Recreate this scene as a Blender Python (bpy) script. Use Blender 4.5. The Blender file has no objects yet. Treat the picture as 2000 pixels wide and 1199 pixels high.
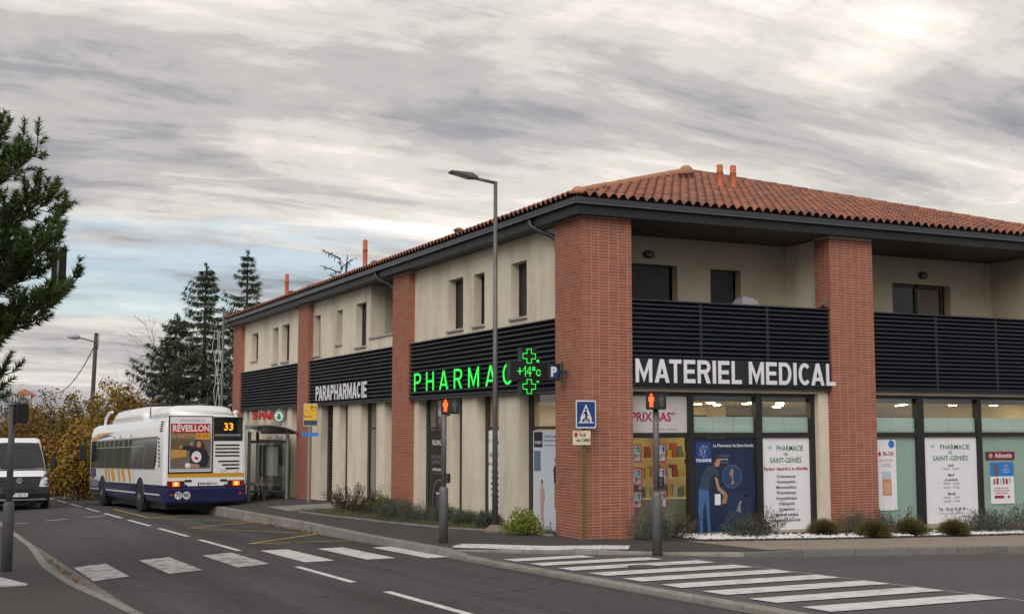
import bpy, math, random
from mathutils import Vector, Matrix
R = math.radians
random.seed(7)
scn = bpy.context.scene
COL = scn.collection

# ---------------------------------------------------------------- camera
cam_d = bpy.data.cameras.new('camera')
cam = bpy.data.objects.new('camera', cam_d); COL.objects.link(cam)
CAMP = Vector((-11.42, -20.92, 2.05))
PITCH, YAW = R(5.583), R(25.379)
cam.location = CAMP
cam.rotation_euler = (R(90) + PITCH, 0, -YAW)
cam_d.sensor_width = 36; cam_d.lens = 43.92
cam_d.clip_start = 0.1; cam_d.clip_end = 6000
scn.camera = cam

# ---------------------------------------------------------------- sun, sky, exposure
SUN = Vector((-0.52, -0.62, 0.60)).normalized()       # towards the sun, soft behind cloud
sd = bpy.data.lights.new('sun', 'SUN'); sun = bpy.data.objects.new('sun', sd); COL.objects.link(sun)
sd.energy = 1.5; sd.angle = R(50); sd.color = (1, .95, .88)
sun.rotation_euler = SUN.to_track_quat('Z', 'Y').to_euler()
world = bpy.data.worlds.new('World'); scn.world = world; world.use_nodes = True
def build_sky():
    nt = world.node_tree; N = nt.nodes; L = nt.links; N.clear()
    def nd(t, **k):
        n = N.new(t)
        for a, b in k.items(): setattr(n, a, b)
        return n
    def mth(op, a, b=None, c=None, clamp=False):
        n = nd('ShaderNodeMath', operation=op, use_clamp=clamp)
        for i, v in enumerate((a, b, c)):
            if v is None: continue
            if isinstance(v, (int, float)): n.inputs[i].default_value = v
            else: L.new(v, n.inputs[i])
        return n.outputs[0]
    out = nd('ShaderNodeOutputWorld'); bg = nd('ShaderNodeBackground')
    sky = nd('ShaderNodeTexSky', sky_type='NISHITA', sun_disc=False)
    sky.sun_elevation = math.asin(SUN.z); sky.sun_rotation = math.atan2(SUN.x, SUN.y)
    tc = nd('ShaderNodeTexCoord'); sp = nd('ShaderNodeSeparateXYZ'); L.new(tc.outputs['Generated'], sp.inputs[0])
    zz = mth('ADD', mth('MAXIMUM', sp.outputs[2], 0.0), 0.16)
    cb = nd('ShaderNodeCombineXYZ')
    L.new(mth('DIVIDE', sp.outputs[0], zz), cb.inputs[0]); L.new(mth('DIVIDE', sp.outputs[1], zz), cb.inputs[1])
    def noise(scale, detail, rough, loc, rotz=0., sc=(1, 1, 1), dist=0.):
        mp = nd('ShaderNodeMapping'); mp.inputs['Location'].default_value = loc
        mp.inputs['Rotation'].default_value = (0, 0, R(rotz)); mp.inputs['Scale'].default_value = sc
        L.new(cb.outputs[0], mp.inputs[0])
        n = nd('ShaderNodeTexNoise'); n.inputs['Scale'].default_value = scale; n.inputs['Detail'].default_value = detail
        n.inputs['Roughness'].default_value = rough; n.inputs['Distortion'].default_value = dist
        L.new(mp.outputs[0], n.inputs['Vector']); return n.outputs['Fac']
    big = noise(.55, 3, .5, (3.1, 1.7, 0), 25, (1, 1.5, 1), .3)
    mid = noise(1.25, 9, .62, (7.3, 2.2, 0), 25, (.85, 1.4, 1), .6)
    fine = noise(4.6, 9, .68, (1.3, 9.1, 0), 20, (.75, 1.35, 1), .35)
    wav = noise(2.6, 5, .55, (5.5, .4, 0), 32, (.5, 2.6, 1), .6)
    t = mth('ADD', mth('ADD', mth('MULTIPLY', big, .40), mth('MULTIPLY', mid, .38)), mth('ADD', mth('MULTIPLY', fine, .115), mth('MULTIPLY', wav, .17)))
    for (cx, cy, sx, sy, rot, amt) in CLOUDS:       # thin and thick banks of the cloud sheet
        vm = nd('ShaderNodeMapping', vector_type='TEXTURE'); vm.inputs['Location'].default_value = (cx, cy, 0); vm.inputs['Rotation'].default_value = (0, 0, R(rot)); vm.inputs['Scale'].default_value = (sx, sy, 1); L.new(cb.outputs[0], vm.inputs[0])
        ln = nd('ShaderNodeVectorMath', operation='LENGTH'); L.new(vm.outputs[0], ln.inputs[0])
        fall = mth('DIVIDE', amt, mth('ADD', 1.0, mth('POWER', ln.outputs['Value'], 2.0)))
        t = mth('ADD', t, fall)
    cr = nd('ShaderNodeValToRGB'); L.new(t, cr.inputs[0]); cr.color_ramp.interpolation = 'EASE'
    e = cr.color_ramp.elements
    e[0].position = .44; e[0].color = (.235, .230, .255, 1)
    e[1].position = .655; e[1].color = (.96, .91, .835, 1)
    for p, c in ((.485, (.32, .312, .33)), (.53, (.46, .44, .435)), (.575, (.63, .595, .55)), (.62, (.80, .75, .68))):
        q = e.new(p); q.color = (*c, 1)
    # holes with blue sky
    hn = noise(1.1, 6, .6, (2.0, 5.0, 0), 25, (.7, 1.8, 1), .6)
    vm = nd('ShaderNodeMapping', vector_type='TEXTURE'); vm.inputs['Location'].default_value = (HX, HY, 0); vm.inputs['Rotation'].default_value = (0, 0, R(HR)); vm.inputs['Scale'].default_value = (1.5, .62, 1); L.new(cb.outputs[0], vm.inputs[0])
    ln = nd('ShaderNodeVectorMath', operation='LENGTH'); L.new(vm.outputs[0], ln.inputs[0])
    hole = mth('ADD', mth('MULTIPLY', ln.outputs['Value'], .36), mth('MULTIPLY', mth('SUBTRACT', hn, .5), 2.0))
    hr = nd('ShaderNodeMapRange', clamp=True); L.new(hole, hr.inputs[0])
    hr.inputs[1].default_value = .16; hr.inputs[2].default_value = .42; hr.inputs[3].default_value = .42; hr.inputs[4].default_value = 1
    skm = nd('ShaderNodeMixRGB', blend_type='MULTIPLY'); skm.inputs[0].default_value = 1
    skm.inputs[2].default_value = (.125, .12, .115, 1); L.new(sky.outputs[0], skm.inputs[1])
    mx = nd('ShaderNodeMixRGB'); L.new(hr.outputs[0], mx.inputs[0]); L.new(skm.outputs[0], mx.inputs[1]); L.new(cr.outputs[0], mx.inputs[2])
    L.new(mx.outputs[0], bg.inputs[0]); bg.inputs[1].default_value = .93
    L.new(bg.outputs[0], out.inputs[0])
CLOUDS = [(1.13, 1.94, .45, .30, -30, .07), (1.57, 1.51, .40, .25, -30, .085), (1.66, 1.83, .55, .13, -30, -.06), (.72, 2.2, .6, .22, -20, -.045)]
HX, HY, HR = .45, 3.65, 8
build_sky()
vs = scn.view_settings
vs.view_transform = 'Standard'; vs.look = 'None'; vs.gamma = 1; vs.use_curve_mapping = False
vs.exposure = 0.40

# ---------------------------------------------------------------- materials
MATS = {}
def mat(name, c1, c2=None, scale=6., rough=.7, metal=0., bump=0., bscale=None, island=0., detail=4, spec=.5, coords='Object', stretch=(1, 1, 1), coat=0.):
    if name in MATS: return MATS[name]
    m = bpy.data.materials.new(name); m.use_nodes = True; nt = m.node_tree; N = nt.nodes; L = nt.links
    b = N['Principled BSDF']; b.inputs['Roughness'].default_value = rough; b.inputs['Metallic'].default_value = metal
    b.inputs['Specular IOR Level'].default_value = spec
    if coat: b.inputs['Coat Weight'].default_value = coat
    c2 = c2 or tuple(x * .86 for x in c1)
    tc = N.new('ShaderNodeTexCoord'); mp = N.new('ShaderNodeMapping'); mp.inputs['Scale'].default_value = stretch
    src = tc.outputs['Object']
    if coords == 'World':
        g = N.new('ShaderNodeNewGeometry'); src = g.outputs['Position']
    L.new(src, mp.inputs[0])
    n = N.new('ShaderNodeTexNoise'); n.inputs['Scale'].default_value = scale; n.inputs['Detail'].default_value = detail; n.inputs['Roughness'].default_value = .6
    L.new(mp.outputs[0], n.inputs['Vector'])
    r = N.new('ShaderNodeMapRange'); r.inputs[1].default_value = .32; r.inputs[2].default_value = .68; L.new(n.outputs['Fac'], r.inputs[0])
    fac = r.outputs[0]
    if island:
        g = N.new('ShaderNodeNewGeometry'); oi = N.new('ShaderNodeObjectInfo')
        a = N.new('ShaderNodeMath'); a.operation = 'ADD'; L.new(g.outputs['Random Per Island'], a.inputs[0]); L.new(oi.outputs['Random'], a.inputs[1])
        f = N.new('ShaderNodeMath'); f.operation = 'FRACT'; L.new(a.outputs[0], f.inputs[0])
        mm = N.new('ShaderNodeMix'); mm.inputs[0].default_value = island; L.new(fac, mm.inputs[2]); L.new(f.outputs[0], mm.inputs[3]); fac = mm.outputs[0]
    mx = N.new('ShaderNodeMixRGB'); mx.inputs[1].default_value = (*c1, 1); mx.inputs[2].default_value = (*c2, 1)
    L.new(fac, mx.inputs[0]); L.new(mx.outputs[0], b.inputs['Base Color'])
    if bump:
        n2 = N.new('ShaderNodeTexNoise'); n2.inputs['Scale'].default_value = bscale or scale * 8; n2.inputs['Detail'].default_value = 3
        L.new(mp.outputs[0], n2.inputs['Vector'])
        bp = N.new('ShaderNodeBump'); bp.inputs['Strength'].default_value = bump; bp.inputs['Distance'].default_value = .02
        L.new(n2.outputs['Fac'], bp.inputs['Height']); L.new(bp.outputs[0], b.inputs['Normal'])
    MATS[name] = m; return m
def emis(name, col, s):
    if name in MATS: return MATS[name]
    m = bpy.data.materials.new(name); m.use_nodes = True; b = m.node_tree.nodes['Principled BSDF']
    b.inputs['Base Color'].default_value = (*[x * .3 for x in col], 1); b.inputs['Emission Color'].default_value = (*col, 1); b.inputs['Emission Strength'].default_value = s
    MATS[name] = m; return m
def glass(name, tint=(.75, .82, .8), refl=.12, rough=.02):
    if name in MATS: return MATS[name]
    m = bpy.data.materials.new(name); m.use_nodes = True; nt = m.node_tree; N = nt.nodes; L = nt.links; N.clear()
    o = N.new('ShaderNodeOutputMaterial'); t = N.new('ShaderNodeBsdfTransparent'); t.inputs[0].default_value = (*tint, 1)
    g = N.new('ShaderNodeBsdfGlossy'); g.inputs['Roughness'].default_value = rough; g.inputs[0].default_value = (1, 1, 1, 1)
    fr = N.new('ShaderNodeFresnel'); gb = N.new('ShaderNodeNewGeometry'); mi_ = N.new('ShaderNodeMapRange'); mi_.inputs[3].default_value = 1.5; mi_.inputs[4].default_value = 1 / 1.5; L.new(gb.outputs['Backfacing'], mi_.inputs[0]); L.new(mi_.outputs[0], fr.inputs[0])
    a = N.new('ShaderNodeMath'); a.operation = 'MULTIPLY_ADD'; a.inputs[1].default_value = 1.0; a.inputs[2].default_value = refl * .5
    L.new(fr.outputs[0], a.inputs[0])
    x = N.new('ShaderNodeMixShader'); L.new(a.outputs[0], x.inputs[0]); L.new(t.outputs[0], x.inputs[1]); L.new(g.outputs[0], x.inputs[2]); L.new(x.outputs[0], o.inputs[0])
    MATS[name] = m; return m

def weather(m, dark=.6, scale=1.3, stretch=(1, 1, .18), amount=.5, lo=.5, hi=.75):
    """rain streaks / dirt patches with a shape of their own, multiplied on the base colour"""
    nt = m.node_tree; N = nt.nodes; L = nt.links; b = N['Principled BSDF']
    lk = b.inputs['Base Color'].links[0]; srcs = lk.from_socket
    g = N.new('ShaderNodeNewGeometry'); mp = N.new('ShaderNodeMapping'); mp.inputs['Scale'].default_value = stretch; L.new(g.outputs['Position'], mp.inputs[0])
    n = N.new('ShaderNodeTexNoise'); n.inputs['Scale'].default_value = scale; n.inputs['Detail'].default_value = 7; n.inputs['Roughness'].default_value = .62
    L.new(mp.outputs[0], n.inputs['Vector'])
    r = N.new('ShaderNodeMapRange'); r.inputs[1].default_value = lo; r.inputs[2].default_value = hi; r.inputs[3].default_value = 0; r.inputs[4].default_value = amount
    L.new(n.outputs['Fac'], r.inputs[0])
    x = N.new('ShaderNodeMixRGB'); x.blend_type = 'MULTIPLY'; x.inputs[2].default_value = (dark, dark * .98, dark * .95, 1)
    L.new(r.outputs[0], x.inputs[0]); L.new(srcs, x.inputs[1]); L.new(x.outputs[0], b.inputs['Base Color'])
    return m

def cracks(m, scale=.22, width=.006, dark=.22):
    nt = m.node_tree; N = nt.nodes; L = nt.links; b = N['Principled BSDF']; srcs = b.inputs['Base Color'].links[0].from_socket
    g = N.new('ShaderNodeNewGeometry'); n = N.new('ShaderNodeTexNoise'); n.inputs['Scale'].default_value = 1.3; n.inputs['Detail'].default_value = 5; L.new(g.outputs['Position'], n.inputs['Vector'])
    a = N.new('ShaderNodeMixRGB'); a.blend_type = 'ADD'; a.inputs[0].default_value = .8; L.new(g.outputs['Position'], a.inputs[1]); L.new(n.outputs['Color'], a.inputs[2])
    v = N.new('ShaderNodeTexVoronoi'); v.feature = 'DISTANCE_TO_EDGE'; v.voronoi_dimensions = '2D'; v.inputs['Scale'].default_value = scale; L.new(a.outputs[0], v.inputs['Vector'])
    r = N.new('ShaderNodeMapRange'); r.inputs[1].default_value = width * .4; r.inputs[2].default_value = width; r.inputs[3].default_value = .75; r.inputs[4].default_value = 0; L.new(v.outputs['Distance'], r.inputs[0])
    x = N.new('ShaderNodeMixRGB'); x.blend_type = 'MULTIPLY'; x.inputs[2].default_value = (dark, dark, dark, 1); L.new(r.outputs[0], x.inputs[0]); L.new(srcs, x.inputs[1]); L.new(x.outputs[0], b.inputs['Base Color']); return m
ASPH = weather(mat('asphalt', (.046, .043, .048), (.105, .100, .106), 42, .82, 0, .6, 130, coords='World', detail=7), .60, .30, (1, .30, 1), .8, .42, .64)
ASPH = weather(ASPH, .72, 7, (1, 1, 1), .8, .46, .60)
ASPH = cracks(weather(weather(ASPH, .62, 1.0, (1.5, .03, 1), .75, .44, .60), 1.5, 1.1, (1.2, .05, 1), .5, .5, .66))
ASPH2 = weather(mat('asphalt_side', (.065, .062, .066), (.135, .13, .134), 60, .9, 0, .5, 150, coords='World', detail=6), .7, .5, (1, 1, 1), .6, .45, .7)
ASPHW = weather(mat('asphalt_pavement', (.050, .046, .048), (.085, .080, .080), 70, .9, 0, .5, 180, coords='World', detail=6), .7, .6, (1, 1, 1), .6, .45, .7)
CONC = weather(mat('concrete_kerb', (.21, .195, .175), (.32, .30, .275), 9, .9, 0, .35, 90, island=.4, coords='World'), .5, 2.2, (1, 1, 1), .7, .48, .7)
STONEW = None
GUTT = weather(mat('concrete_gutter', (.13, .122, .115), (.21, .20, .188), 9, .9, 0, .35, 90, island=.4, coords='World'), .6, 2.2, (1, 1, 1), .7, .48, .7)
BEIGE = weather(mat('beige_concrete', (.27, .225, .18), (.36, .31, .255), 14, .9, 0, .3, 120, coords='World'), .7, 1.3, (1, 1, 1), .5, .48, .7)
PAINT = weather(mat('road_paint_white', (.58, .58, .60), (.74, .74, .75), 12, .7, 0, .2, 120, coords='World'), .42, 3.5, (1, 1, 1), .75, .50, .70)
PAINTW = weather(mat('road_paint_worn', (.44, .43, .44), (.60, .59, .60), 14, .8, 0, .3, 120, coords='World'), .35, 4.5, (1, 1, 1), .9, .46, .64)
YPAINT = weather(mat('road_paint_yellow', (.50, .35, .06), (.62, .46, .10), 12, .7, coords='World'), .35, 4, (1, 1, 1), .9, .44, .64)
SOIL = mat('soil', (.045, .035, .025), (.075, .058, .04), 8, .95, 0, .8, 30, coords='World')
GRASSG = mat('field', (.05, .065, .02), (.10, .10, .035), 1.2, .95, 0, .6, 20, coords='World', detail=8)
PLAST = weather(mat('plaster', (.68, .61, .50), (.745, .675, .56), 3, .92, 0, .25, 70, coords='World', detail=6), .72, 1.6, (1, 1, .20), .85, .46, .70)
PLAST_SHADE = mat('plaster_shaded', (.45, .395, .30), (.51, .45, .345), 3, .92, 0, .25, 70, coords='World', detail=6)  # wall plaster darkened for balcony and loggia recesses, their shade put into the colour
BRICK = weather(mat('brick', (.40, .128, .066), (.265, .080, .046), 5, .85, 0, .2, 80, island=.55, coords='World'), .68, 1.4, (1, 1, .5), .4, .48, .7)
MORTAR = mat('mortar', (.42, .37, .355), (.50, .45, .43), 12, .95, coords='World')
ANTH = mat('anthracite_metal', (.021, .027, .040), (.027, .034, .049), 3, .38, .0, 0, spec=.6)
ANTHD = mat('anthracite_dark', (.012, .013, .016), (.017, .018, .022), 3, .5)
SOFF = mat('soffit_boards', (.040, .034, .032), (.055, .046, .043), 2, .6, coords='World', stretch=(1, 1, 1))
TILE = weather(mat('roof_tile', (.40, .150, .088), (.17, .095, .085), 4, .85, 0, .25, 40, island=.75, coords='World'), .55, 1.2, (1, 1, 1), .5, .46, .7)
TILEB = mat('roof_tile_pale', (.46, .22, .135), (.36, .165, .10), 4, .85, 0, .25, 40, island=.5, coords='World')
TERRA = mat('terracotta_pipe', (.52, .15, .06), (.44, .12, .05), 5, .7)
UNDER = mat('roof_underlay', (.12, .05, .035), None, 3, .9)
FRAME = mat('black_frame', (.012, .012, .014), (.018, .018, .02), 3, .4)
SHUT = mat('shutter_dark', (.022, .022, .026), (.03, .03, .034), 3, .5)
WHITE = mat('white_print', (.80, .80, .85), (.76, .76, .82), 3, .6)
WHITEL = mat('white_letter', (.78, .78, .84), (.72, .72, .78), 3, .4)
FROST = mat('frosted_film', (.40, .52, .49), (.46, .57, .54), 2, .35)
INTW = mat('interior_wall', (.62, .52, .33), (.55, .45, .28), 2, .8)
INTC = mat('interior_ceiling', (.72, .64, .46), None, 2, .8)
INTF = mat('interior_floor', (.35, .30, .22), None, 2, .4)
GLASS = glass('window_glass', (.94, .965, .955), .03)
GREY = mat('galvanised_grey', (.20, .20, .205), (.25, .25, .255), 8, .42, .55, .05)
POLE = weather(mat('grey_pole_paint', (.125, .125, .13), (.16, .16, .163), 6, .5, .25, .08), .7, 5, (1, 1, .2), .5, .5, .7)
BLACK = mat('black_plastic', (.012, .012, .013), (.02, .02, .021), 4, .45)
RUBBER = mat('rubber', (.012, .012, .012), (.02, .02, .019), 8, .85)
SILL = mat('sill_grey', (.42, .40, .38), (.36, .34, .32), 4, .8)
GREENL = emis('green_led', (.03, 1, .10), 1.25)
GREENN = emis('green_neon', (.025, .9, .07), .95)
REDL = emis('red_signal', (1, .07, .01), 2.4)
LAMPW = emis('ceiling_lamp_glow', (1, .78, .42), 55)
def flat(name, c, rough=.55): return mat(name, c, tuple(x * .93 for x in c), 5, rough)
CRIM = flat('crimson_print', (.36, .015, .05)); GRNP = flat('green_print', (.01, .16, .08)); DKP = flat('dark_print', (.03, .03, .035))
GRYP = flat('grey_print', (.22, .22, .25)); NAVY = flat('navy_print', (.010, .022, .065)); BLUEP = flat('blue_print', (.012, .05, .24))
PINKP = flat('pink_print', (.55, .02, .16)); BLKP = flat('black_print', (.012, .011, .013)); ORGP = flat('orange_print', (.62, .27, .12))
SKYP = flat('bright_blue_print', (.02, .20, .62)); SKIN = flat('skin_print', (.45, .25, .17)); JEAN = flat('jeans_print', (.05, .14, .32))
LILP = flat('pale_blue_print', (.50, .58, .68)); TANP = flat('tan_print', (.30, .20, .12)); YELP = flat('yellow_print', (.75, .45, .03))
REDP = flat('red_print', (.50, .015, .02)); OLIVE = flat('olive_paint', (.125, .115, .022)); CREAM = flat('cream_enamel', (.66, .60, .42))
WHITEB = mat('white_body_paint', (.80, .81, .84), (.84, .85, .88), 2, .28, coat=.4)

# ---------------------------------------------------------------- mesh helpers
class MB:
    def __init__(s): s.v = []; s.f = []; s.m = []
    def add(s, vs, fs, mi=0):
        o = len(s.v); s.v += [tuple(p) for p in vs]
        for f in fs: s.f.append(tuple(i + o for i in f)); s.m.append(mi)
        return s
    def box(s, x0, x1, y0, y1, z0, z1, mi=0):
        return s.add([(x0, y0, z0), (x1, y0, z0), (x1, y1, z0), (x0, y1, z0), (x0, y0, z1), (x1, y0, z1), (x1, y1, z1), (x0, y1, z1)],
                     [(0, 3, 2, 1), (4, 5, 6, 7), (0, 1, 5, 4), (1, 2, 6, 5), (2, 3, 7, 6), (3, 0, 4, 7)], mi)
    def bbox(s, x0, x1, y0, y1, z0, z1, b=.01, mi=0):
        """box with chamfered vertical and horizontal edges"""
        X = [(x0, x0 + b), (x1, x1 - b)]; vs = []; idx = {}
        for i in (0, 1):
            for j in (0, 1):
                for k in (0, 1):
                    ox, ix = (x0, x0 + b) if i == 0 else (x1, x1 - b); oy, iy = (y0, y0 + b) if j == 0 else (y1, y1 - b); oz, iz = (z0, z0 + b) if k == 0 else (z1, z1 - b)
                    for a, p in (('x', (ox, iy, iz)), ('y', (ix, oy, iz)), ('z', (ix, iy, oz))): idx[(i, j, k, a)] = len(vs); vs.append(p)
        I = idx; fs = []
        for i in (0, 1):
            q = [I[(i, 0, 0, 'x')], I[(i, 1, 0, 'x')], I[(i, 1, 1, 'x')], I[(i, 0, 1, 'x')]]; fs.append(q if i else q[::-1])
            q = [I[(0, i, 0, 'y')], I[(1, i, 0, 'y')], I[(1, i, 1, 'y')], I[(0, i, 1, 'y')]]; fs.append(q[::-1] if i else q)
            q = [I[(0, 0, i, 'z')], I[(1, 0, i, 'z')], I[(1, 1, i, 'z')], I[(0, 1, i, 'z')]]; fs.append(q if i else q[::-1])
        for a in (0, 1):
            for c in (0, 1):
                fs.append([I[(a, c, 0, 'x')], I[(a, c, 1, 'x')], I[(a, c, 1, 'y')], I[(a, c, 0, 'y')]])
                fs.append([I[(a, 0, c, 'x')], I[(a, 1, c, 'x')], I[(a, 1, c, 'z')], I[(a, 0, c, 'z')]])
                fs.append([I[(0, a, c, 'y')], I[(1, a, c, 'y')], I[(1, a, c, 'z')], I[(0, a, c, 'z')]])
        for i in (0, 1):
            for j in (0, 1):
                for k in (0, 1): fs.append([I[(i, j, k, 'x')], I[(i, j, k, 'y')], I[(i, j, k, 'z')]])
        return s.add(vs, fs, mi)
    def tube(s, pts, r, n=8, mi=0, cap=True):
        pts = [Vector(p) for p in pts]; rr = r if isinstance(r, (list, tuple)) else [r] * len(pts); o = len(s.v)
        ref = None
        for i, p in enumerate(pts):
            d = (pts[min(i + 1, len(pts) - 1)] - pts[max(i - 1, 0)])
            if d.length < 1e-9: d = Vector((0, 0, 1))
            d.normalize()
            if ref is None: ref = Vector((1, 0, 0)) if abs(d.x) < .9 else Vector((0, 1, 0))
            a = d.cross(ref); a.normalize(); b = d.cross(a); ref = b.cross(d) * -1 if False else ref
            for k in range(n):
                t = 2 * math.pi * k / n; s.v.append(tuple(p + a * math.cos(t) * rr[i] + b * math.sin(t) * rr[i]))
        for i in range(len(pts) - 1):
            for k in range(n):
                s.f.append((o + i * n + k, o + i * n + (k + 1) % n, o + (i + 1) * n + (k + 1) % n, o + (i + 1) * n + k)); s.m.append(mi)
        if cap:
            s.f.append(tuple(o + k for k in range(n))[::-1]); s.m.append(mi); e = o + (len(pts) - 1) * n; s.f.append(tuple(e + k for k in range(n))); s.m.append(mi)
        return s
    def lathe(s, prof, c=(0, 0, 0), n=12, mi=0, axis='z'):
        o = len(s.v)
        for (r, z) in prof:
            for k in range(n):
                t = 2 * math.pi * k / n; a, b = r * math.cos(t), r * math.sin(t)
                p = (a, b, z) if axis == 'z' else ((z, a, b) if axis == 'x' else (a, z, b))
                s.v.append((c[0] + p[0], c[1] + p[1], c[2] + p[2]))
        for i in range(len(prof) - 1):
            for k in range(n): s.f.append((o + i * n + k, o + i * n + (k + 1) % n, o + (i + 1) * n + (k + 1) % n, o + (i + 1) * n + k)); s.m.append(mi)
        s.f.append(tuple(o + k for k in range(n))[::-1]); s.m.append(mi); e = o + (len(prof) - 1) * n; s.f.append(tuple(e + k for k in range(n))); s.m.append(mi)
        return s
    def prism(s, poly, z0, z1, mi=0):
        """2-D polygon (counter-clockwise) in x,y extruded in z"""
        n = len(poly)
        return s.add([(x, y, z0) for x, y in poly] + [(x, y, z1) for x, y in poly],
                     [tuple(range(n))[::-1], tuple(range(n, 2 * n))] + [(i, (i + 1) % n, n + (i + 1) % n, n + i) for i in range(n)], mi)
    def extr(s, prof, axis, a, b, mi=0):
        """profile of (u,z) swept along axis 'x' (u=y) or 'y' (u=x) from a to b"""
        n = len(prof)
        P = (lambda t, u, z: (t, u, z)) if axis == 'x' else (lambda t, u, z: (u, t, z))
        return s.add([P(a, u, z) for u, z in prof] + [P(b, u, z) for u, z in prof],
                     [tuple(range(n)), tuple(range(n, 2 * n))[::-1]] + [(i, n + i, n + (i + 1) % n, (i + 1) % n) for i in range(n)], mi)
    def build(s, name, mats, parent=None, smooth=False, loc=None):
        me = bpy.data.meshes.new(name); me.from_pydata(s.v, [], s.f)
        for mm in (mats if isinstance(mats, (list, tuple)) else [mats]): me.materials.append(mm)
        if any(s.m): me.polygons.foreach_set('material_index', s.m)
        if smooth: me.polygons.foreach_set('use_smooth', [True] * len(s.f))
        return link(name, me, parent, loc)
def link(name, me, parent=None, loc=None):
    o = bpy.data.objects.new(name, me); COL.objects.link(o)
    if parent: o.parent = parent
    if loc is not None: o.location = loc
    return o
def tag(o, label, cat, group=None):
    o['label'] = label; o['category'] = cat
    if group: o['group'] = group
    return o
def struct(o): o['kind'] = 'structure'; return o
def stuff(o): o['kind'] = 'stuff'; return o
def thing(name, label, cat, loc=(0, 0, 0), rz=0, group=None, mtx=None):
    o = bpy.data.objects.new(name, None); COL.objects.link(o); o.empty_display_size = .2
    if mtx is not None: o.matrix_basis = mtx
    else: o.location = loc; o.rotation_euler = (0, 0, rz)
    return tag(o, label, cat, group)
def plane_mtx(origin, right, up):
    r = Vector(right).normalized(); u = Vector(up).normalized(); n = r.cross(u)
    m = Matrix((r, u, n)).transposed().to_4x4(); m.translation = Vector(origin); return m
FACE_R = ((1, 0, 0), (0, 0, 1)); FACE_L = ((0, -1, 0), (0, 0, 1))     # print facing -y (right facade) and -x (left facade)
def text_mesh(s, size, bold=0., ext=0., align='CENTER', xs=1., fit=None):
    cu = bpy.data.curves.new('text', 'FONT'); cu.body = s; cu.size = size; cu.offset = bold; cu.extrude = ext; cu.align_x = align; cu.align_y = 'CENTER'; cu.resolution_u = 2
    t = bpy.data.objects.new('text', cu); COL.objects.link(t)
    bpy.context.view_layer.update()
    me = bpy.data.meshes.new_from_object(t.evaluated_get(bpy.context.evaluated_depsgraph_get()))
    bpy.data.objects.remove(t); bpy.data.curves.remove(cu)
    if fit and me.vertices:
        w = max(v.co.x for v in me.vertices) - min(v.co.x for v in me.vertices); xs = fit / w
    if xs != 1:
        for v in me.vertices: v.co.x *= xs
    return me
def text(parent, s, x, y, size, m, z=.004, bold=0., ext=0., align='CENTER', xs=1., fit=None, name='lettering'):
    me = text_mesh(s, size, bold, ext, align, xs, fit); me.materials.clear(); me.materials.append(m)
    for p in me.polygons: p.material_index = 0
    return link(name, me, parent, (x, y, z))
def rect(parent, name, x0, x1, y0, y1, m, z=.002, t=.001):
    return MB().box(x0, x1, y0, y1, z, z + t).build(name, m, parent)
def poly(parent, name, pts, m, z=.003, t=.001):
    return MB().prism(pts, z, z + t).build(name, m, parent)
def ring(r0, r1, n=20, cx=0, cy=0):
    vs = []; fs = []
    for i in range(n):
        a = 2 * math.pi * i / n; vs += [(cx + r0 * math.cos(a), cy + r0 * math.sin(a), 0), (cx + r1 * math.cos(a), cy + r1 * math.sin(a), 0)]
    for i in range(n): a, b = 2 * i, 2 * ((i + 1) % n); fs.append((a, a + 1, b + 1, b))
    return vs, fs
def disc(cx, cy, rx, ry=None, n=18): ry = ry or rx; return [(cx + rx * math.cos(2 * math.pi * i / n), cy + ry * math.sin(2 * math.pi * i / n)) for i in range(n)]

# ---------------------------------------------------------------- ground, roads, kerbs
ROADC = -5.94
def zbase(y): return -.0225 * (y + 5.66)
def zr(x, y): return zbase(y) - .02 * min(abs(x - ROADC), 3.25)
def lerp(a, b, t): return a + (b - a) * max(0, min(1, t))
def pw(pts, t):
    if t <= pts[0][0]: return pts[0][1]
    for (a, va), (b, vb) in zip(pts, pts[1:]):
        if t <= b: return va + (vb - va) * (t - a) / (b - a)
    return pts[-1][1]
def kerbtop(y):       # top of the right-hand kerb of the main road
    return pw([(-40, .80), (-9.3, zr(-2.88, -9.3) + .06), (-1.2, zr(-2.88, -1.2) + .05), (0, -.055), (4, -.13), (8.5, -.17), (18, -.33), (30, -.62), (45, -.98), (130, -2.95)], y)
def facz(y): return pw([(-6, 0), (2, -.01), (10, -.06), (18.5, -.19), (30, -.5), (60, -1.2), (130, -2.9)], y)
def zs(x, y):         # side road
    z = zbase(y) - .018 * max(0, x) - .008; w = max(0, 1 - (x + 2.72) / 1.2); return z * (1 - w) + (kerbtop(y) - .005) * w
def zwalk(x, y):      # right-hand pavement
    a = kerbtop(y); b = facz(y); return lerp(a, b, (x + 2.74) / 2.4)
def grid(name, xs, ys, zf, m, parent=None):
    vs = [(x, y, zf(x, y)) for y in ys for x in xs]; nx = len(xs)
    fs = [(j * nx + i, j * nx + i + 1, (j + 1) * nx + i + 1, (j + 1) * nx + i) for j in range(len(ys) - 1) for i in range(nx - 1)]
    return MB().add(vs, fs).build(name, m, parent)
def rng(a, b, st):
    n = max(1, int(round((b - a) / st))); return [a + (b - a) * i / n for i in range(n + 1)]
struct(grid('ground', [-1500, -200, -60, -20, 20, 60, 200, 1500], [-1500, -80, -40] + rng(-30, 150, 10) + [400, 3000],
            lambda x, y: zbase(max(-60, min(150, y))) - .42 - (.25 if 0 < x < 15 and y > 0 else 0), GRASSG))
struct(grid('main_road', [-9.2, -8.4, -7.2, ROADC, -4.6, -3.6, -2.86], rng(-45, 140, 2.5), zr, ASPH))
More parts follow.
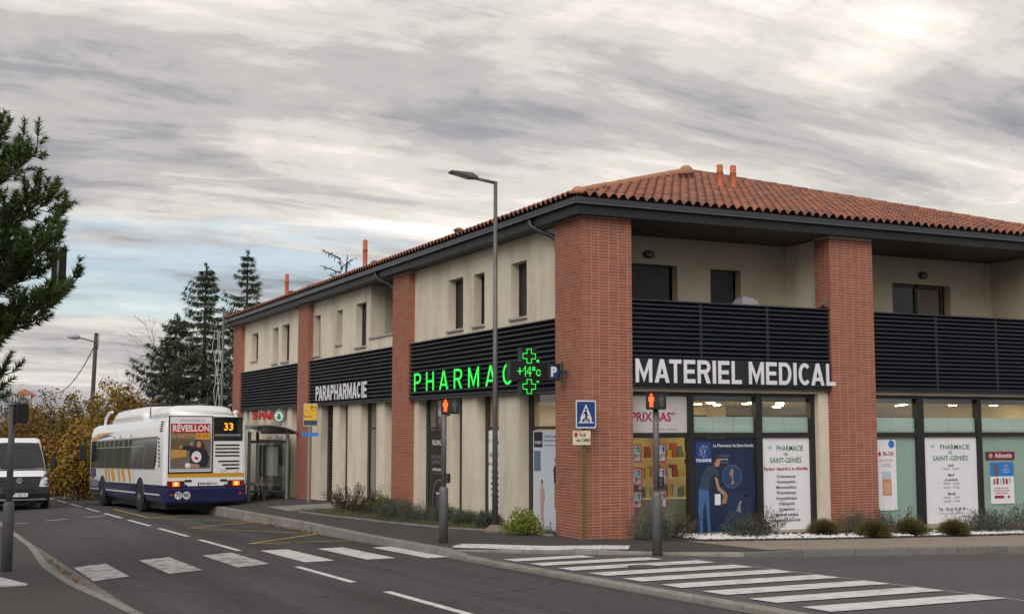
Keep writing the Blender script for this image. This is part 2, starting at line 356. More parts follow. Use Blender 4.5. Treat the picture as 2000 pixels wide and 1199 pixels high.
struct(grid('side_road', rng(-2.72, 1.2, .28) + rng(2, 40, 2), rng(-40, -5, 1.0) + rng(-4.7, -.3, .3), lambda x, y: zs(x, y), ASPH2))

# right-hand kerb of the main road, stone by stone
kr = struct(bpy.data.objects.new('kerb_right', None)); COL.objects.link(kr)
y = -14.0
while y < 46:
    L_ = 1.0 if y < 20 else 2.0
    y1 = y + L_ - .02; a0, a1 = kerbtop(y), kerbtop(y1); w0, w1 = -2.88, -2.725
    b0, b1 = zr(w0, y) - .12, zr(w0, y1) - .12; c = .018; j = random.uniform(-.004, .004)
    MB().add([(w0 + j, y, b0), (w0 + j, y1, b1), (w0 + j, y1, a1 - c), (w0 + j, y, a0 - c), (w0 + c, y, a0), (w0 + c, y1, a1), (w1, y1, a1), (w1, y, a0), (w1, y, b0), (w1, y1, b1)],
             [(0, 3, 2, 1), (3, 4, 5, 2), (4, 7, 6, 5), (7, 8, 9, 6), (0, 8, 7, 4, 3), (1, 2, 5, 6, 9)]).build('kerb_stone', CONC, kr)
    y += L_
# flat concrete gutter course in front of it, only where the bus stop kerb is
struct(grid('gutter_right', [-3.02, -2.885], rng(-14, 46, 2), lambda x, y: zr(x, y) + .005, GUTT))

# left-hand kerb, gutter slabs, pavement
LK = [(-60, -9.0), (-9, -9.06), (-6, -9.20), (-4.2, -9.30), (-1.9, -9.42), (1.0, -9.47), (5.2, -9.36), (9, -9.36), (140, -9.36)]     # inner edge of kerb by y
AE = [(-60, -8.96), (-9, -9.0), (-4.8, -9.03), (.5, -9.07), (6, -9.10), (11, -9.22), (140, -9.22)]
def lk(y): return pw(LK, y)
def ktl(y): return zr(-9.2, y) + pw([(-60, .10), (-5, .06), (-2, .03), (2, .03), (6, .09), (140, .11)], y)
kl = struct(bpy.data.objects.new('kerb_left', None)); COL.objects.link(kl)
gl = struct(bpy.data.objects.new('gutter_left', None)); COL.objects.link(gl)
y = -14.0
while y < 40:
    y1 = y + .98; x0, x1 = lk(y), lk(y1); a0, a1 = ktl(y), ktl(y1); w = .13; d = .14
    MB().add([(x0, y, a0), (x1, y1, a1), (x1 + w, y1, a1), (x0 + w, y, a0), (x0, y, a0 - d), (x1, y1, a1 - d), (x1 + w, y1, a1 - d), (x0 + w, y, a0 - d)],
             [(0, 3, 2, 1), (4, 5, 6, 7), (0, 4, 7, 3), (1, 2, 6, 5), (3, 7, 6, 2), (0, 1, 5, 4)]).build('kerb_stone', CONC, kl)
    e0, e1 = pw(AE, y) + .01, pw(AE, y1) + .01
    if e0 - x0 - w > .03:
        q0, q1 = zr(-9.1, y) + .008, zr(-9.1, y1) + .008
        MB().add([(x0 + w + .003, y, q0 + .006), (x1 + w + .003, y1, q1 + .006), (e1, y1, q1), (e0, y, q0), (x0 + w + .003, y, q0 - .1), (x1 + w + .003, y1, q1 - .1), (e1, y1, q1 - .1), (e0, y, q0 - .1)],
                 [(0, 3, 2, 1), (0, 4, 7, 3), (1, 2, 6, 5), (3, 7, 6, 2), (0, 1, 5, 4)]).build('gutter_slab', GUTT, gl)
    y += 1.0
ys = rng(-45, 60, 1)
vs = []
for yy in ys: vs += [(-14.5, yy, ktl(yy) + .05), (lk(yy) + .004, yy, ktl(yy) - .004)]
struct(MB().add(vs, [(2 * i, 2 * i + 1, 2 * i + 3, 2 * i + 2) for i in range(len(ys) - 1)]).build('pavement_left', ASPHW))

# right-hand pavement: asphalt up to the building, beige concrete along the side road
def kerbline(x):      # y of the side-road kerb face by x
    return pw([(-2.3, -.35), (-1.2, -1.55), (-.1, -2.3), (.5, -2.85), (1.4, -3.5), (3.5, -3.87), (6.5, -4.4), (12, -4.75), (40, -5.0)], x)
def zw2(x, y):        # pavement height along the side road
    e = zs(x, kerbline(x)) + pw([(-2.5, .02), (0, .015), (1.0, .05), (1.8, .11), (6, .125), (40, .13)], x)
    f = -.012 * max(0, x) - .01
    return lerp(f, e, (-y - 1.2) / 2.2) if y < 0 else f
ys = rng(-.35, 60, .6); vs = []; nx = 7
for yy in ys:
    for i in range(nx):
        x = -2.73 + 3.2 * i / (nx - 1); vs.append((x, yy, zwalk(x, yy)))
struct(MB().add(vs, [(j * nx + i, j * nx + i + 1, (j + 1) * nx + i + 1, (j + 1) * nx + i) for j in range(len(ys) - 1) for i in range(nx - 1)]).build('pavement_right', ASPHW))
def corner_z(x, y):
    t = max(0, min(1, (x + 1.4) / 1.6)); return zwalk(x, y) * (1 - t) + zw2(x, y) * t if y < .4 else zwalk(x, y)
def strip(name, x0, x1, m, ytop=.45):
    xs = rng(x0, x1, .25); n = 9; vs = []
    for x in xs:
        a, b = ytop, kerbline(x) + .13
        for i in range(n): yy = a + (b - a) * i / (n - 1); vs.append((x, yy, corner_z(x, yy) + .004))
    return struct(MB().add(vs, [(i * n + j, i * n + j + 1, (i + 1) * n + j + 1, (i + 1) * n + j) for i in range(len(xs) - 1) for j in range(n - 1)]).build(name, m))
strip('pavement_corner', -2.72, 1.7, ASPHW, -.30)
strip('pavement_beige', 1.7, 24, BEIGE)
ks = struct(bpy.data.objects.new('kerb_side_road', None)); COL.objects.link(ks)
xs = rng(-2.72, 22, 1.0)
for x0, x1 in zip(xs, xs[1:]):
    x1 -= .012; p0, p1 = kerbline(x0), kerbline(x1); a0, a1 = corner_z(x0, p0) + .006, corner_z(x1, p1) + .006; w = .14; b0, b1 = a0 - .3, a1 - .3
    MB().add([(x0, p0, b0), (x1, p1, b1), (x1, p1, a1 - .015), (x0, p0, a0 - .015), (x0, p0 + .018, a0), (x1, p1 + .018, a1), (x1, p1 + w, a1), (x0, p0 + w, a0), (x0, p0 + w, b0), (x1, p1 + w, b1)],
             [(0, 1, 2, 3), (3, 2, 5, 4), (4, 5, 6, 7), (7, 6, 9, 8), (0, 3, 4, 7, 8), (1, 9, 6, 5, 2)]).build('kerb_stone', CONC if x0 < 1.2 else GUTT, ks)

# planting beds
def bed(name, pts, zf, m=SOIL):
    c = (sum(p[0] for p in pts) / len(pts), sum(p[1] for p in pts) / len(pts)); n = len(pts)
    vs = [(x, y, zf(x, y)) for x, y in pts] + [(c[0], c[1], zf(*c) + .05)]
    return struct(MB().add(vs, [(i, (i + 1) % n, n) for i in range(n)]).build(name, m))
bed('planting_bed', [(.2, 1.2), (-.12, 1.0), (-.46, 2.2), (-1.05, 4.2), (-1.45, 6.8), (-1.75, 10), (-1.85, 12.6), (.2, 12.9)], lambda x, y: zwalk(x, y) + .014)
ed = struct(bpy.data.objects.new('bed_edging', None)); COL.objects.link(ed)
E_ = [(-.14, .98), (-.48, 2.2), (-1.07, 4.2), (-1.47, 6.8), (-1.77, 10), (-1.87, 12.6)]
for (xa, ya), (xb, yb) in zip(E_, E_[1:]):
    n = int((yb - ya) / 1.0) + 1
    for i in range(n):
        t0, t1 = i / n, (i + 1) / n - .006; p = (xa + (xb - xa) * t0, ya + (yb - ya) * t0); q = (xa + (xb - xa) * t1, ya + (yb - ya) * t1)
        z0, z1 = zwalk(*p) + .028, zwalk(*q) + .028; d = -.06
        MB().add([(p[0], p[1], z0), (q[0], q[1], z1), (q[0] + d, q[1], z1), (p[0] + d, p[1], z0), (p[0], p[1], z0 - .1), (q[0], q[1], z1 - .1), (q[0] + d, q[1], z1 - .1), (p[0] + d, p[1], z0 - .1)],
                 [(0, 1, 2, 3), (2, 1, 5, 6), (3, 2, 6, 7), (0, 3, 7, 4), (1, 0, 4, 5)]).build('edging_stone', CONC, ed)
bed('gravel_bed', [(1.1, .30), (1.1, -.35), (2.08, -1.17), (4.24, -1.6), (6.58, -1.84), (8.6, -2.0), (14, -2.1), (14, .30)], lambda x, y: corner_z(x, y) + .012)
bed('bus_stop_slab', [(-2.0, 13.4), (-.2, 13.0), (.1, 15.5), (-1.9, 16.2)], lambda x, y: zwalk(x, y) + .006, CONC)

# road markings
def mark(name, quads, m, zf, dz=.005):
    b = MB()
    for q in quads:
        n = len(q); b.add([(x, y, zf(x, y) + dz) for x, y in q], [tuple(range(n))])
    return b.build(name, m)
mk = struct(bpy.data.objects.new('road_markings', None)); COL.objects.link(mk)
def stripe(name, a, b, w, m, zf=zr, dz=.005):
    d = Vector((b[0] - a[0], b[1] - a[1])).normalized(); n = Vector((-d.y, d.x)) * w / 2
    k = max(1, int((Vector(b) - Vector(a)).length / 1.5)); vs = []
    for i in range(k + 1):
        x = a[0] + (b[0] - a[0]) * i / k; yy = a[1] + (b[1] - a[1]) * i / k
        for s_ in (1, -1): X, Y = x + n.x * s_, yy + n.y * s_; vs.append((X, Y, zf(X, Y) + dz))
    o = MB().add(vs, [(2 * i, 2 * i + 1, 2 * i + 3, 2 * i + 2) for i in range(k)]).build(name, m, mk); return o
dash = [(-8.9, -5.66), (-4.32, -1.51), (2.34, 5.95)] + [(2.34 + 4.9 * i, 5.95 + 4.9 * i) for i in range(1, 20)]
for a, b in dash: stripe('centre_dash', (ROADC, a), (ROADC, b), .115, PAINT if a < 20 else PAINTW)
Q = [(-9.0, -8.45, 1.0, -1.6, .3), (-7.86, -7.31, 1.62, -1.25, .2), (-6.74, -6.18, 1.8, -.95, .2), (-5.58, -5.02, 2.26, -.68, .13), (-4.43, -3.87, 2.48, -.46, .14), (-3.34, -2.9, 2.46, -.48, .12)]
for i, (x0, x1, yt, yb, sk) in enumerate(Q):
    o = grid('zebra_bar', rng(x0, x1, .3), rng(yb, yt, .7), lambda x, y: zr(x, y) + .005, PAINTW if i < 3 else PAINT, mk)
    for v in o.data.vertices: v.co.y += sk * (v.co.x - x0) / (x1 - x0)
for i in range(1, 10):     # bars across the mouth of the side road
    yt = -.95 - .955 * i
    l = -2.58 + .012 * i; r_ = pw([(-12, .12), (-6, .05), (-3.6, -.02), (-2.6, -.5), (-1.9, -1.1), (-1, -1.7)], yt)
    zf = (lambda x, y: max(zs(x, y), corner_z(x, y) if y > kerbline(x) else -9) + .012)
    grid('zebra_bar', rng(l, r_, .4), [yt - .5, yt - .25, yt], zf, PAINT, mk)
stripe('edge_line', (.12, -3.4), (.16, -14), .035, PAINTW, zs)
Y = [(-5.3, 4.3), (-2.95, 4.75)], [(-5.3, 4.3), (-2.95, 7.4)], [(-2.95, 7.4), (-5.2, 10.8)], [(-5.2, 10.8), (-2.95, 13.5)], [(-2.95, 13.5), (-5.2, 16.9)], [(-5.2, 16.9), (-2.95, 19.5)], [(-5.2, 16.9), (-5.2, 24)]
for i, (a, b) in enumerate(Y): stripe('bus_bay_line', a, b, .10, YPAINT, dz=.005 + .001 * i)
for a, b in (((-8.87, 16.62), (-8.45, 16.95)), ((-7.97, 17.5), (-7.34, 18.1)), ((-6.75, 18.5), (-6.1, 19.1))): stripe('stop_dash', a, b, .16, PAINTW)
for i in range(14): stripe('edge_dash', (-3.15, 34 + 4.3 * i), (-3.15, 37 + 4.3 * i), .14, PAINTW)
# white ribbed tactile paving by the crossings
def tactile(name, a, b, w, zf, parent):
    a, b = Vector(a), Vector(b); d = (b - a); L_ = d.length; d.normalize(); n = Vector((-d.y, d.x)); m = MB()
    k = int(L_ / .4)
    for i in range(k):
        p = a + d * (L_ * i / k); q = a + d * (L_ * (i + .98) / k); c = [p, q, q + n * w, p + n * w]
        m.add([(v.x, v.y, zf(v.x, v.y) + .014) for v in c] + [(v.x, v.y, zf(v.x, v.y) - .01) for v in c], [(0, 1, 2, 3), (0, 4, 5, 1), (1, 5, 6, 2), (2, 6, 7, 3), (3, 7, 4, 0)])
        for u in range(4):
            for t in range(4):
                s_ = p + d * (L_ / k * (t + .5) / 4) + n * (w * (u + .5) / 4); z = zf(s_.x, s_.y) + .014
                m.add([(s_.x + .022 * math.cos(g), s_.y + .022 * math.sin(g), z) for g in (0, 1.05, 2.09, 3.14, 4.19, 5.24)] + [(s_.x + .013 * math.cos(g), s_.y + .013 * math.sin(g), z + .006) for g in (0, 1.05, 2.09, 3.14, 4.19, 5.24)],
                      [(g, (g + 1) % 6, 6 + (g + 1) % 6, 6 + g) for g in range(6)] + [tuple(range(6, 12))])
    return struct(m.build(name, PAINT, parent))
cz = lambda x, y: max(corner_z(x, y) if x > -2.4 and y < -.3 else -9, zwalk(x, y)) + .006
tactile('tactile_paving', (-2.62, .12), (-1.36, -1.22), .42, cz, None)
tactile('tactile_paving', (-1.36, -1.22), (-.2, -2.0), .42, cz, None)
tactile('tactile_paving', (-10.6, -2.15), (-9.92, -2.0), 2.2, lambda x, y: ktl(y) + .012, None)
# grass verge beyond the building on the right
struct(grid('verge', [-2.7, -1.6, 0, 12], rng(44, 140, 8), lambda x, y: zbase(y) + (.0 if x < -2 else .25), GRASSG))
struct(grid('verge_left', [-40, -14, -9.4], rng(58, 140, 8), lambda x, y: zbase(y) + (.25 if x < -10 else 0), GRASSG))

# iron covers in the carriageway
def cover(x, y, r_, zf, label):
    t = thing('manhole_cover', label, 'manhole cover', (x, y, zf(x, y) + .012)); MB().lathe([(r_, -.05), (r_, .004), (r_ * .93, .006)], n=24).build('frame', flat('cast_iron', (.05, .048, .046), .6), t); MB().lathe([(r_ * .86, 0), (r_ * .86, .008), (r_ * .2, .010)], n=24).build('lid', flat('cast_iron_worn', (.075, .07, .068), .5), t)
cover(-1.35, -4.35, .24, zs, 'small round iron cover between the zebra bars of the side road')

# ---------------------------------------------------------------- the building
B = thing('pharmacy_building', 'two-storey corner building with brick pillars, dark louvre bands and tiled hip roof', 'building')
ZS = 6.15                                   # soffit
WX, WD = .18, .40                           # left wall plane and glass plane behind its reveals
def wall_holes(name, axis, p, back, a0, a1, z0, z1, holes, m, parent=B):
    """wall face on plane axis=p with rectangular holes (a,b,za,zb) and reveals going back to `back`"""
    A_ = sorted(set([a0, a1] + [h for q in holes for h in q[:2]])); Z_ = sorted(set([z0, z1] + [h for q in holes for h in q[2:]]))
    A_ = [a for a in A_ if a0 <= a <= a1]; Z_ = [z for z in Z_ if z0 <= z <= z1]
    solid = lambda a, z: not any(h[0] < a < h[1] and h[2] < z < h[3] for h in holes) and a0 < a < a1 and z0 < z < z1
    P = (lambda a, d, z: (d, a, z)) if axis == 'x' else (lambda a, d, z: (a, d, z)); b = MB()
    for i in range(len(A_) - 1):
        for j in range(len(Z_) - 1):
            u0, u1, v0, v1 = A_[i], A_[i + 1], Z_[j], Z_[j + 1]; uc, vc = (u0 + u1) / 2, (v0 + v1) / 2
            if not solid(uc, vc): continue
            b.add([P(u0, p, v0), P(u1, p, v0), P(u1, p, v1), P(u0, p, v1)], [(0, 3, 2, 1)]); b.add([P(u0, back, v0), P(u1, back, v0), P(u1, back, v1), P(u0, back, v1)], [(0, 1, 2, 3)])
            for da, dz, e in ((-1e-3, 0, (u0, v0, u0, v1)), (1e-3, 0, (u1, v0, u1, v1)), (0, -1e-3, (u0, v0, u1, v0)), (0, 1e-3, (u0, v1, u1, v1))):
                ta = (u0 if da < 0 else u1) + da if da else uc; tz = (v0 if dz < 0 else v1) + dz if dz else vc
                if not solid(ta, tz): b.add([P(e[0], p, e[1]), P(e[2], p, e[3]), P(e[2], back, e[3]), P(e[0], back, e[1])], [(0, 1, 2, 3)])
    return b.build(name, m, parent)
UW = [(6.24, 7.14, 4.42, 5.66), (5.0, 5.6, 4.42, 5.63), (2.80, 3.58, 4.43, 5.64), (17.9, 18.6, 4.41, 5.72), (15.6, 16.2, 4.63, 5.69), (13.34, 14.28, 4.44, 5.72),
      (26.05, 27.05, 4.65, 5.71), (23.12, 23.88, 4.41, 5.70), (21.62, 22.6, 4.41, 5.72)]
LOG = (10.70, 12.98, 4.64, 6.25)
GW = [(1.16, 3.16), (4.20, 5.43), (6.27, 6.93), (7.28, 9.13), (10.70, 11.69), (12.37, 13.76), (14.95, 15.80), (16.42, 17.65),
      (20.3, 21.2), (21.7, 22.3), (23.1, 24.0), (24.6, 25.0), (25.9, 26.8), (27.2, 27.6)]
holes = [tuple(h) for h in UW] + [LOG] + [(a, b, -.9, 2.80) for a, b in GW]
wall_holes('wall', 'x', WX, .62, .2, 29.3, -1.0, 6.3, holes, PLAST)
MB().box(.62, 14.0, 29.0, 29.35, -1.2, 6.3).box(13.7, 14.1, .5, 29.0, -1.2, 6.3).build('rear_wall', PLAST, B)
for (a, b, z0, z1) in UW:
    w = MB().box(WD, WD + .03, a - .03, b + .03, z0 - .03, z1 + .03).build('window', SHUT, B)
    MB().box(WD - .03, WD - .004, a, a + .05, z0, z1).box(WD - .03, WD - .004, b - .05, b, z0, z1).box(WD - .03, WD - .004, a + .05, b - .05, z1 - .05, z1).build('frame', FRAME, w)
    MB().bbox(WX - .06, WD - .03, a - .05, b + .05, z0 - .045, z0 + .012, .008).build('sill', SILL, w)
    for k in range(int((z1 - z0 - .08) / .07)):
        if b - a > .7: MB().box(WD - .014, WD - .002, a + .051, b - .051, z0 + .03 + k * .07, z0 + .09 + k * .07).build('shutter_slat', SHUT, w)
# loggia recess on the left facade
MB().add([(2.0, 10.0, 4.5), (2.0, 13.4, 4.5), (2.0, 13.4, 6.3), (2.0, 10.0, 6.3), (.62, 12.98, 4.5), (.62, 12.98, 6.3), (2.0, 12.98, 4.5), (2.0, 12.98, 6.3)], [(0, 1, 2, 3), (4, 6, 7, 5)]).build('loggia_wall', PLAST_SHADE, B)
MB().bbox(WX - .05, .66, 10.66, 13.0, 4.60, 4.66, .008).build('loggia_sill', SILL, B)

# brick pillars, stack bond
BW = [0, .20, .36, .58, .79, 1.0, 1.10]
CP = .0567
def unit_brick(): return MB().add([(0, 0, 0), (1, 0, 0), (1, 0, 1), (0, 0, 1), (0, 1, 0), (1, 1, 0), (1, 1, 1), (0, 1, 1)], [(0, 1, 2, 3), (0, 3, 7, 4), (1, 5, 6, 2), (3, 2, 6, 7), (0, 4, 5, 1)])
ub = {}
def brick_mesh(w, e=.005):
    if (w, e) not in ub:
        o = MB().add([(e, 0, .005), (w - .005, 0, .005), (w - .005, 0, CP - .005), (e, 0, CP - .005), (e, .03, .005), (w - .005, .03, .005), (w - .005, .03, CP - .005), (e, .03, CP - .005)],
                     [(0, 1, 2, 3), (0, 3, 7, 4), (1, 5, 6, 2), (3, 2, 6, 7), (0, 4, 5, 1)])
        me = bpy.data.meshes.new('brick'); me.from_pydata(o.v, [], o.f); me.materials.append(BRICK); ub[(w, e)] = me
    return ub[(w, e)]
def pillar(x0, y0, faces, zb, singles=False):
    """faces: list of (axis, plane, start, widths, sign) ; mortar core set 7 mm behind the brick faces"""
    xa, xb, ya, yb = faces['core']
    pil = MB().box(xa, xb, ya, yb, zb, ZS + .08).build('pillar', MORTAR, B)
    rest = MB(); n = int((ZS - zb) / CP)
    for c in range(n):
        z = zb + c * CP; j = random.uniform(-.0012, .0012)
        for (ax, p, s0, ws) in faces['f']:
            for k in range(len(ws) - 1):
                w = round(ws[k + 1] - ws[k], 3)
                if singles and ax == 'y' and 1.55 < z < 4.40:
                    o = link('brick', brick_mesh(w, 0 if k == 0 else .005), pil, (s0 + ws[k], p + random.uniform(-.0015, .0015), z)); continue
                d = p + random.uniform(-.0015, .0015); a, b = s0 + ws[k] + (0 if k == 0 else .005), s0 + ws[k + 1] - .005; z0, z1 = z + .005, z + CP - .005
                if ax == 'y': rest.add([(a, d, z0), (b, d, z0), (b, d, z1), (a, d, z1), (a, d + .03, z0), (b, d + .03, z0), (b, d + .03, z1), (a, d + .03, z1)], [(0, 1, 2, 3), (0, 3, 7, 4), (1, 5, 6, 2), (3, 2, 6, 7), (0, 4, 5, 1)])
                else: rest.add([(d, b, z0), (d, a, z0), (d, a, z1), (d, b, z1), (d + .03, b, z0), (d + .03, a, z0), (d + .03, a, z1), (d + .03, b, z1)], [(0, 1, 2, 3), (0, 3, 7, 4), (1, 5, 6, 2), (3, 2, 6, 7), (0, 4, 5, 1)])
    stuff(rest.build('brickwork', BRICK, pil))
    return pil
BL = [0.03, .115, .27, .48, .70, .905, 1.07, 1.15]
pillar(0, 0, dict(core=(.004, 1.096, .004, 1.146), f=[('y', 0, 0, BW), ('x', 0, 0, BL)]), -.22, True)
for ya in (9.43, 18.67, 28.18):
    w = [0, .2, .4, .6, .8, 1.0, 1.2]
    pillar(0, ya, dict(core=(.004, .6, ya + .004, ya + 1.196), f=[('x', 0, ya, [.03] + w[1:]), ('y', ya, 0, [0, .18])]), -.25 - .012 * ya)
pillar(5.98, 0, dict(core=(5.984, 7.146, .004, .5), f=[('y', 0, 5.98, [0, .2, .4, .6, .8, 1.0, 1.17]), ('x', 5.98, 0, [.03, .15, .32, .5])]), -.25)
pillar(12.6, 0, dict(core=(12.604, 13.796, .004, .5), f=[('y', 0, 12.6, [0, .2, .4, .6, .8, 1.0, 1.2]), ('x', 12.6, 0, [.03, .15, .32, .5])]), -.3)

# louvre bands
def louvre(axis, a, b, z0, z1, out, back, n, name='louvre_band', slat=.72, joints=()):
    """axis 'y' = left facade (runs along y, faces -x), axis 'x' = right facade"""
    p = MB(); hold = back
    if axis == 'y': p.box(hold, hold + .02, a, b, z0, z1)
    else: p.box(a, b, hold, hold + .02, z0, z1)
    band = p.build(name, ANTHD, B); pitch = (z1 - z0) / n; t = .010
    for k in range(n):
        zc = z0 + pitch * k
        pr = [(out, zc + pitch * .18), (out + .006, zc + pitch * .10), (out + .02, zc + pitch * .10), (hold, zc + pitch * .92), (hold, zc + pitch * 1.0), (out, zc + pitch * .34)]
        if axis == 'y': pr = [(u, z) for u, z in pr]
        m = MB().extr(pr, 'y' if axis == 'y' else 'x', a, b); m.build('slat', ANTH, band)
    for jx in joints:
        m = MB()
        if axis == 'x': m.box(jx - .03, jx + .03, out + .012, hold, z0, z1 - .01)
        else: m.box(out + .012, hold, jx - .03, jx + .03, z0, z1 - .01)
        m.build('mullion', ANTHD, band)
    # cap and bottom rail
    if axis == 'y':
        MB().bbox(out - .012, hold + .06, a, b, z1, z1 + .03, .006).build('cap_rail', ANTH, band); MB().box(out + .01, hold, a, b, z0 - .05, z0 - .004).build('bottom_rail', ANTHD, band)
    else:
        MB().bbox(a, b, out - .012, hold + .06, z1, z1 + .03, .006).build('cap_rail', ANTH, band); MB().box(a, b, out + .01, hold, z0 - .05, z0 - .004).build('bottom_rail', ANTHD, band)
    return band
for a, b in ((1.16, 9.42), (10.64, 18.66), (19.88, 28.17)): louvre('y', a, b, 2.84, 4.23, .03, .15, 13)
louvre('x', 1.105, 5.97, 2.90, 4.56, .03, .15, 18, joints=(2.72, 4.36))
louvre('x', 7.16, 12.59, 2.90, 4.55, .03, .15, 18, joints=(8.95, 10.75))

# balconies of the short facade
SB, SB2 = 1.75, 1.90
wall_holes('balcony_wall', 'y', SB, SB + .22, .62, 6.2, 2.8, ZS + .1, [(1.7, 3.29, 3.4, 5.56), (4.14, 4.95, 3.4, 5.54)], PLAST_SHADE)
wall_holes('balcony_wall', 'y', SB2, SB2 + .22, 6.62, 13.7, 2.8, ZS + .1, [(9.42, 11.26, 3.4, 5.52)], PLAST_SHADE)
MB().box(6.2, 6.62, .16, 2.1, 2.8, ZS + .1).build('balcony_side_wall', PLAST, B)
MB().box(12.6, 12.9, .5, 2.0, 2.8, ZS + .1).build('balcony_side_wall', PLAST_SHADE, B)
MB().box(.62, 13.7, .17, SB + .4, 3.30, 3.40).build('balcony_floor', CONC, B)
MB().box(5.72, 6.0, .16, .30, -.3, 2.86).box(1.1, 5.98, .165, .5, 2.79, 2.88).box(7.14, 13.7, .165, .5, 2.79, 2.88).build('shopfront_surround', PLAST, B)
def shutter_door(x0, x1, z1, y, pane=False):
    d = MB().box(x0 - .02, x1 + .02, y + .15, y + .19, 3.4, z1 + .02).build('balcony_door', SHUT, B)
    if not pane:
        for k in range(int((z1 - 4.3) / .055)): MB().box(x0, x1, y + .135, y + .149, z1 - .06 - .055 * (k + 1), z1 - .066 - .055 * k).build('shutter_slat', SHUT, d)
    else:
        MB().box(x0 + .08, (x0 + x1) / 2 - .04, y + .142, y + .148, 3.5, z1 - .08).build('pane', mat('dark_pane', (.012, .012, .013), None, 2, .12), d)
        MB().box((x0 + x1) / 2 + .06, x1 - .1, y + .128, y + .138, 3.5, z1 - .1).build('curtain', flat('curtain', (.16, .12, .10)), d)
        MB().box(x0, x0 + .08, y + .10, y + .15, 3.4, z1).box(x1 - .08, x1, y + .10, y + .15, 3.4, z1).box((x0 + x1) / 2 - .04, (x0 + x1) / 2 + .04, y + .10, y + .15, 3.4, z1).box(x0 + .08, x1 - .08, y + .10, y + .14, z1 - .08, z1).build('frame', FRAME, d)
shutter_door(1.7, 3.15, 5.56, SB); shutter_door(4.14, 4.82, 5.54, SB); shutter_door(9.42, 11.10, 5.52, SB2, True)
def bulkhead_lamp(x, y, z):
    l = MB().lathe([(.02, 0), (.10, -.01), (.115, -.05), (.09, -.075)], n=14, axis='y').build('wall_lamp', BLACK, B, loc=(x, y - .004, z))
    l.scale = (1.25, 1, .75); MB().lathe([(.01, 0), (.07, -.005), (.045, -.03), (.01, -.036)], n=12, axis='y').build('lens', flat('lamp_lens', (.16, .17, .18), .2), l, loc=(0, -.078, -.01))
bulkhead_lamp(2.55, SB, 5.76); bulkhead_lamp(10.36, SB2, 5.74)

# soffit, gutter, downpipes
OV = .31; X1, Y1 = 14.42, 29.75
sf = MB().add([(-OV + .1, -OV + .1, ZS), (X1 - .1, -OV + .1, ZS), (X1 - .1, 2.2, ZS), (.62, 2.2, ZS), (-OV + .1, Y1 - .1, ZS), (.62, Y1 - .1, ZS), (2.1, 10.6, ZS), (2.1, 13.1, ZS)], [(0, 1, 2, 3), (0, 3, 5, 4)]).build('soffit', SOFF, B)
for k in range(12): MB().box(-OV + .1, 0 - .002 if k > 0 else -.002, 2.4 * k - .004, 2.4 * k + .004, ZS - .004, ZS - .001).build('board_joint', ANTHD, sf)
MB().box(.63, 2.1, 10.6, 13.1, ZS + .002, ZS + .012).build('loggia_ceiling', SOFF, B)
def prof_gutter(u0, s): return [(u0, 6.33), (u0 - s * .012, 6.345), (u0 - s * .004, 6.45), (u0 + s * .006, 6.452), (u0 + s * .10, 6.452), (u0 + s * .10, 6.33)]
MB().extr(prof_gutter(-OV, 1), 'y', -OV, Y1).build('gutter', ANTH, B); MB().extr(prof_gutter(-OV - .002, 1), 'x', -OV, X1).build('gutter', ANTH, B)
bead = mat('gutter_bead', (.16, .17, .19), (.2, .21, .23), 4, .25, .6)  # glossy lip paler than the gutter, its bright highlight put into the colour
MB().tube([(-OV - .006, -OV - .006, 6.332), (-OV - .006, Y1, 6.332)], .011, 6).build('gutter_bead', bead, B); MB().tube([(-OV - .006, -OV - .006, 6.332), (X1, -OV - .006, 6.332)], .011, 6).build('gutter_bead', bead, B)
MB().box(-OV + .09, -OV + .115, -OV + .09, Y1, ZS - .01, 6.34).box(-OV + .115, X1, -OV + .09, -OV + .114, ZS - .01, 6.34).build('fascia', ANTHD, B)
def downpipe(y):
    MB().tube([(-.26, y, 6.34), (-.26, y, 6.22), (-.24, y - .03, 6.16), (-.18, y - .16, 6.08), (.02, y - .42, 5.93), (.08, y - .5, 5.86), (.085, y - .52, 5.75), (.085, y - .52, 5.6)], .05, 10).build('downpipe', ANTH, B, True)
downpipe(1.74); downpipe(11.28)

# roof: hip end over the short facade, long slope over the left facade
E_Z = 6.47; SL = .33; AX = 7.055
rf = MB().add([(-OV, -OV, E_Z), (X1, -OV, E_Z), (AX, AX, E_Z + SL * (AX + OV)), (-OV, Y1, E_Z), (X1, Y1, E_Z), (AX, Y1 - AX, E_Z + SL * (AX + OV))],
              [(0, 1, 2), (0, 2, 5, 3), (1, 4, 5, 2), (3, 5, 4)]).build('roof', UNDER, B)
TP, TL = .212, .34; ca = 1 / math.sqrt(1 + SL * SL); NS = 8
def tile_pts():
    vs = []
    for k in range(NS + 1):
        u = k / NS; c = .062 * (math.sin(math.pi * min(1, u / .70))) if u < .70 else -.030 * math.sin(math.pi * (u - .70) / .30)
        vs.append((u * TP, c))
    return vs
TPTS = tile_pts()
def tile_geo(x, v, dz, tilt, fx):
    """canal tile: u across, v up the slope; returns verts in (u, v, w)"""
    top = [(x + a, v, w + .055 + dz) for a, w in TPTS]; up = [(x + a * .94 + TP * .03, v + TL * 1.1, w * .85 + .02 + dz + tilt) for a, w in TPTS]; lip = [(x + a, v + .004, w + .032 + dz) for a, w in TPTS]
    n = NS + 1
    return top + up + lip, [(i, i + 1, n + i + 1, n + i) for i in range(NS)] + [(2 * n + i, 2 * n + i + 1, i + 1, i) for i in range(NS)]
def hipP(u, v, w): h = v * ca; return (u, -OV + h - w * SL * ca, E_Z + h * SL + w * ca)
def leftP(u, v, w): h = v * ca; return (-OV + h - w * SL * ca, u, E_Z + h * SL + w * ca)
rows = int((AX + OV) / ca / TL); cnt = 0; rest = MB(); left = MB(); rt = random.Random(3)
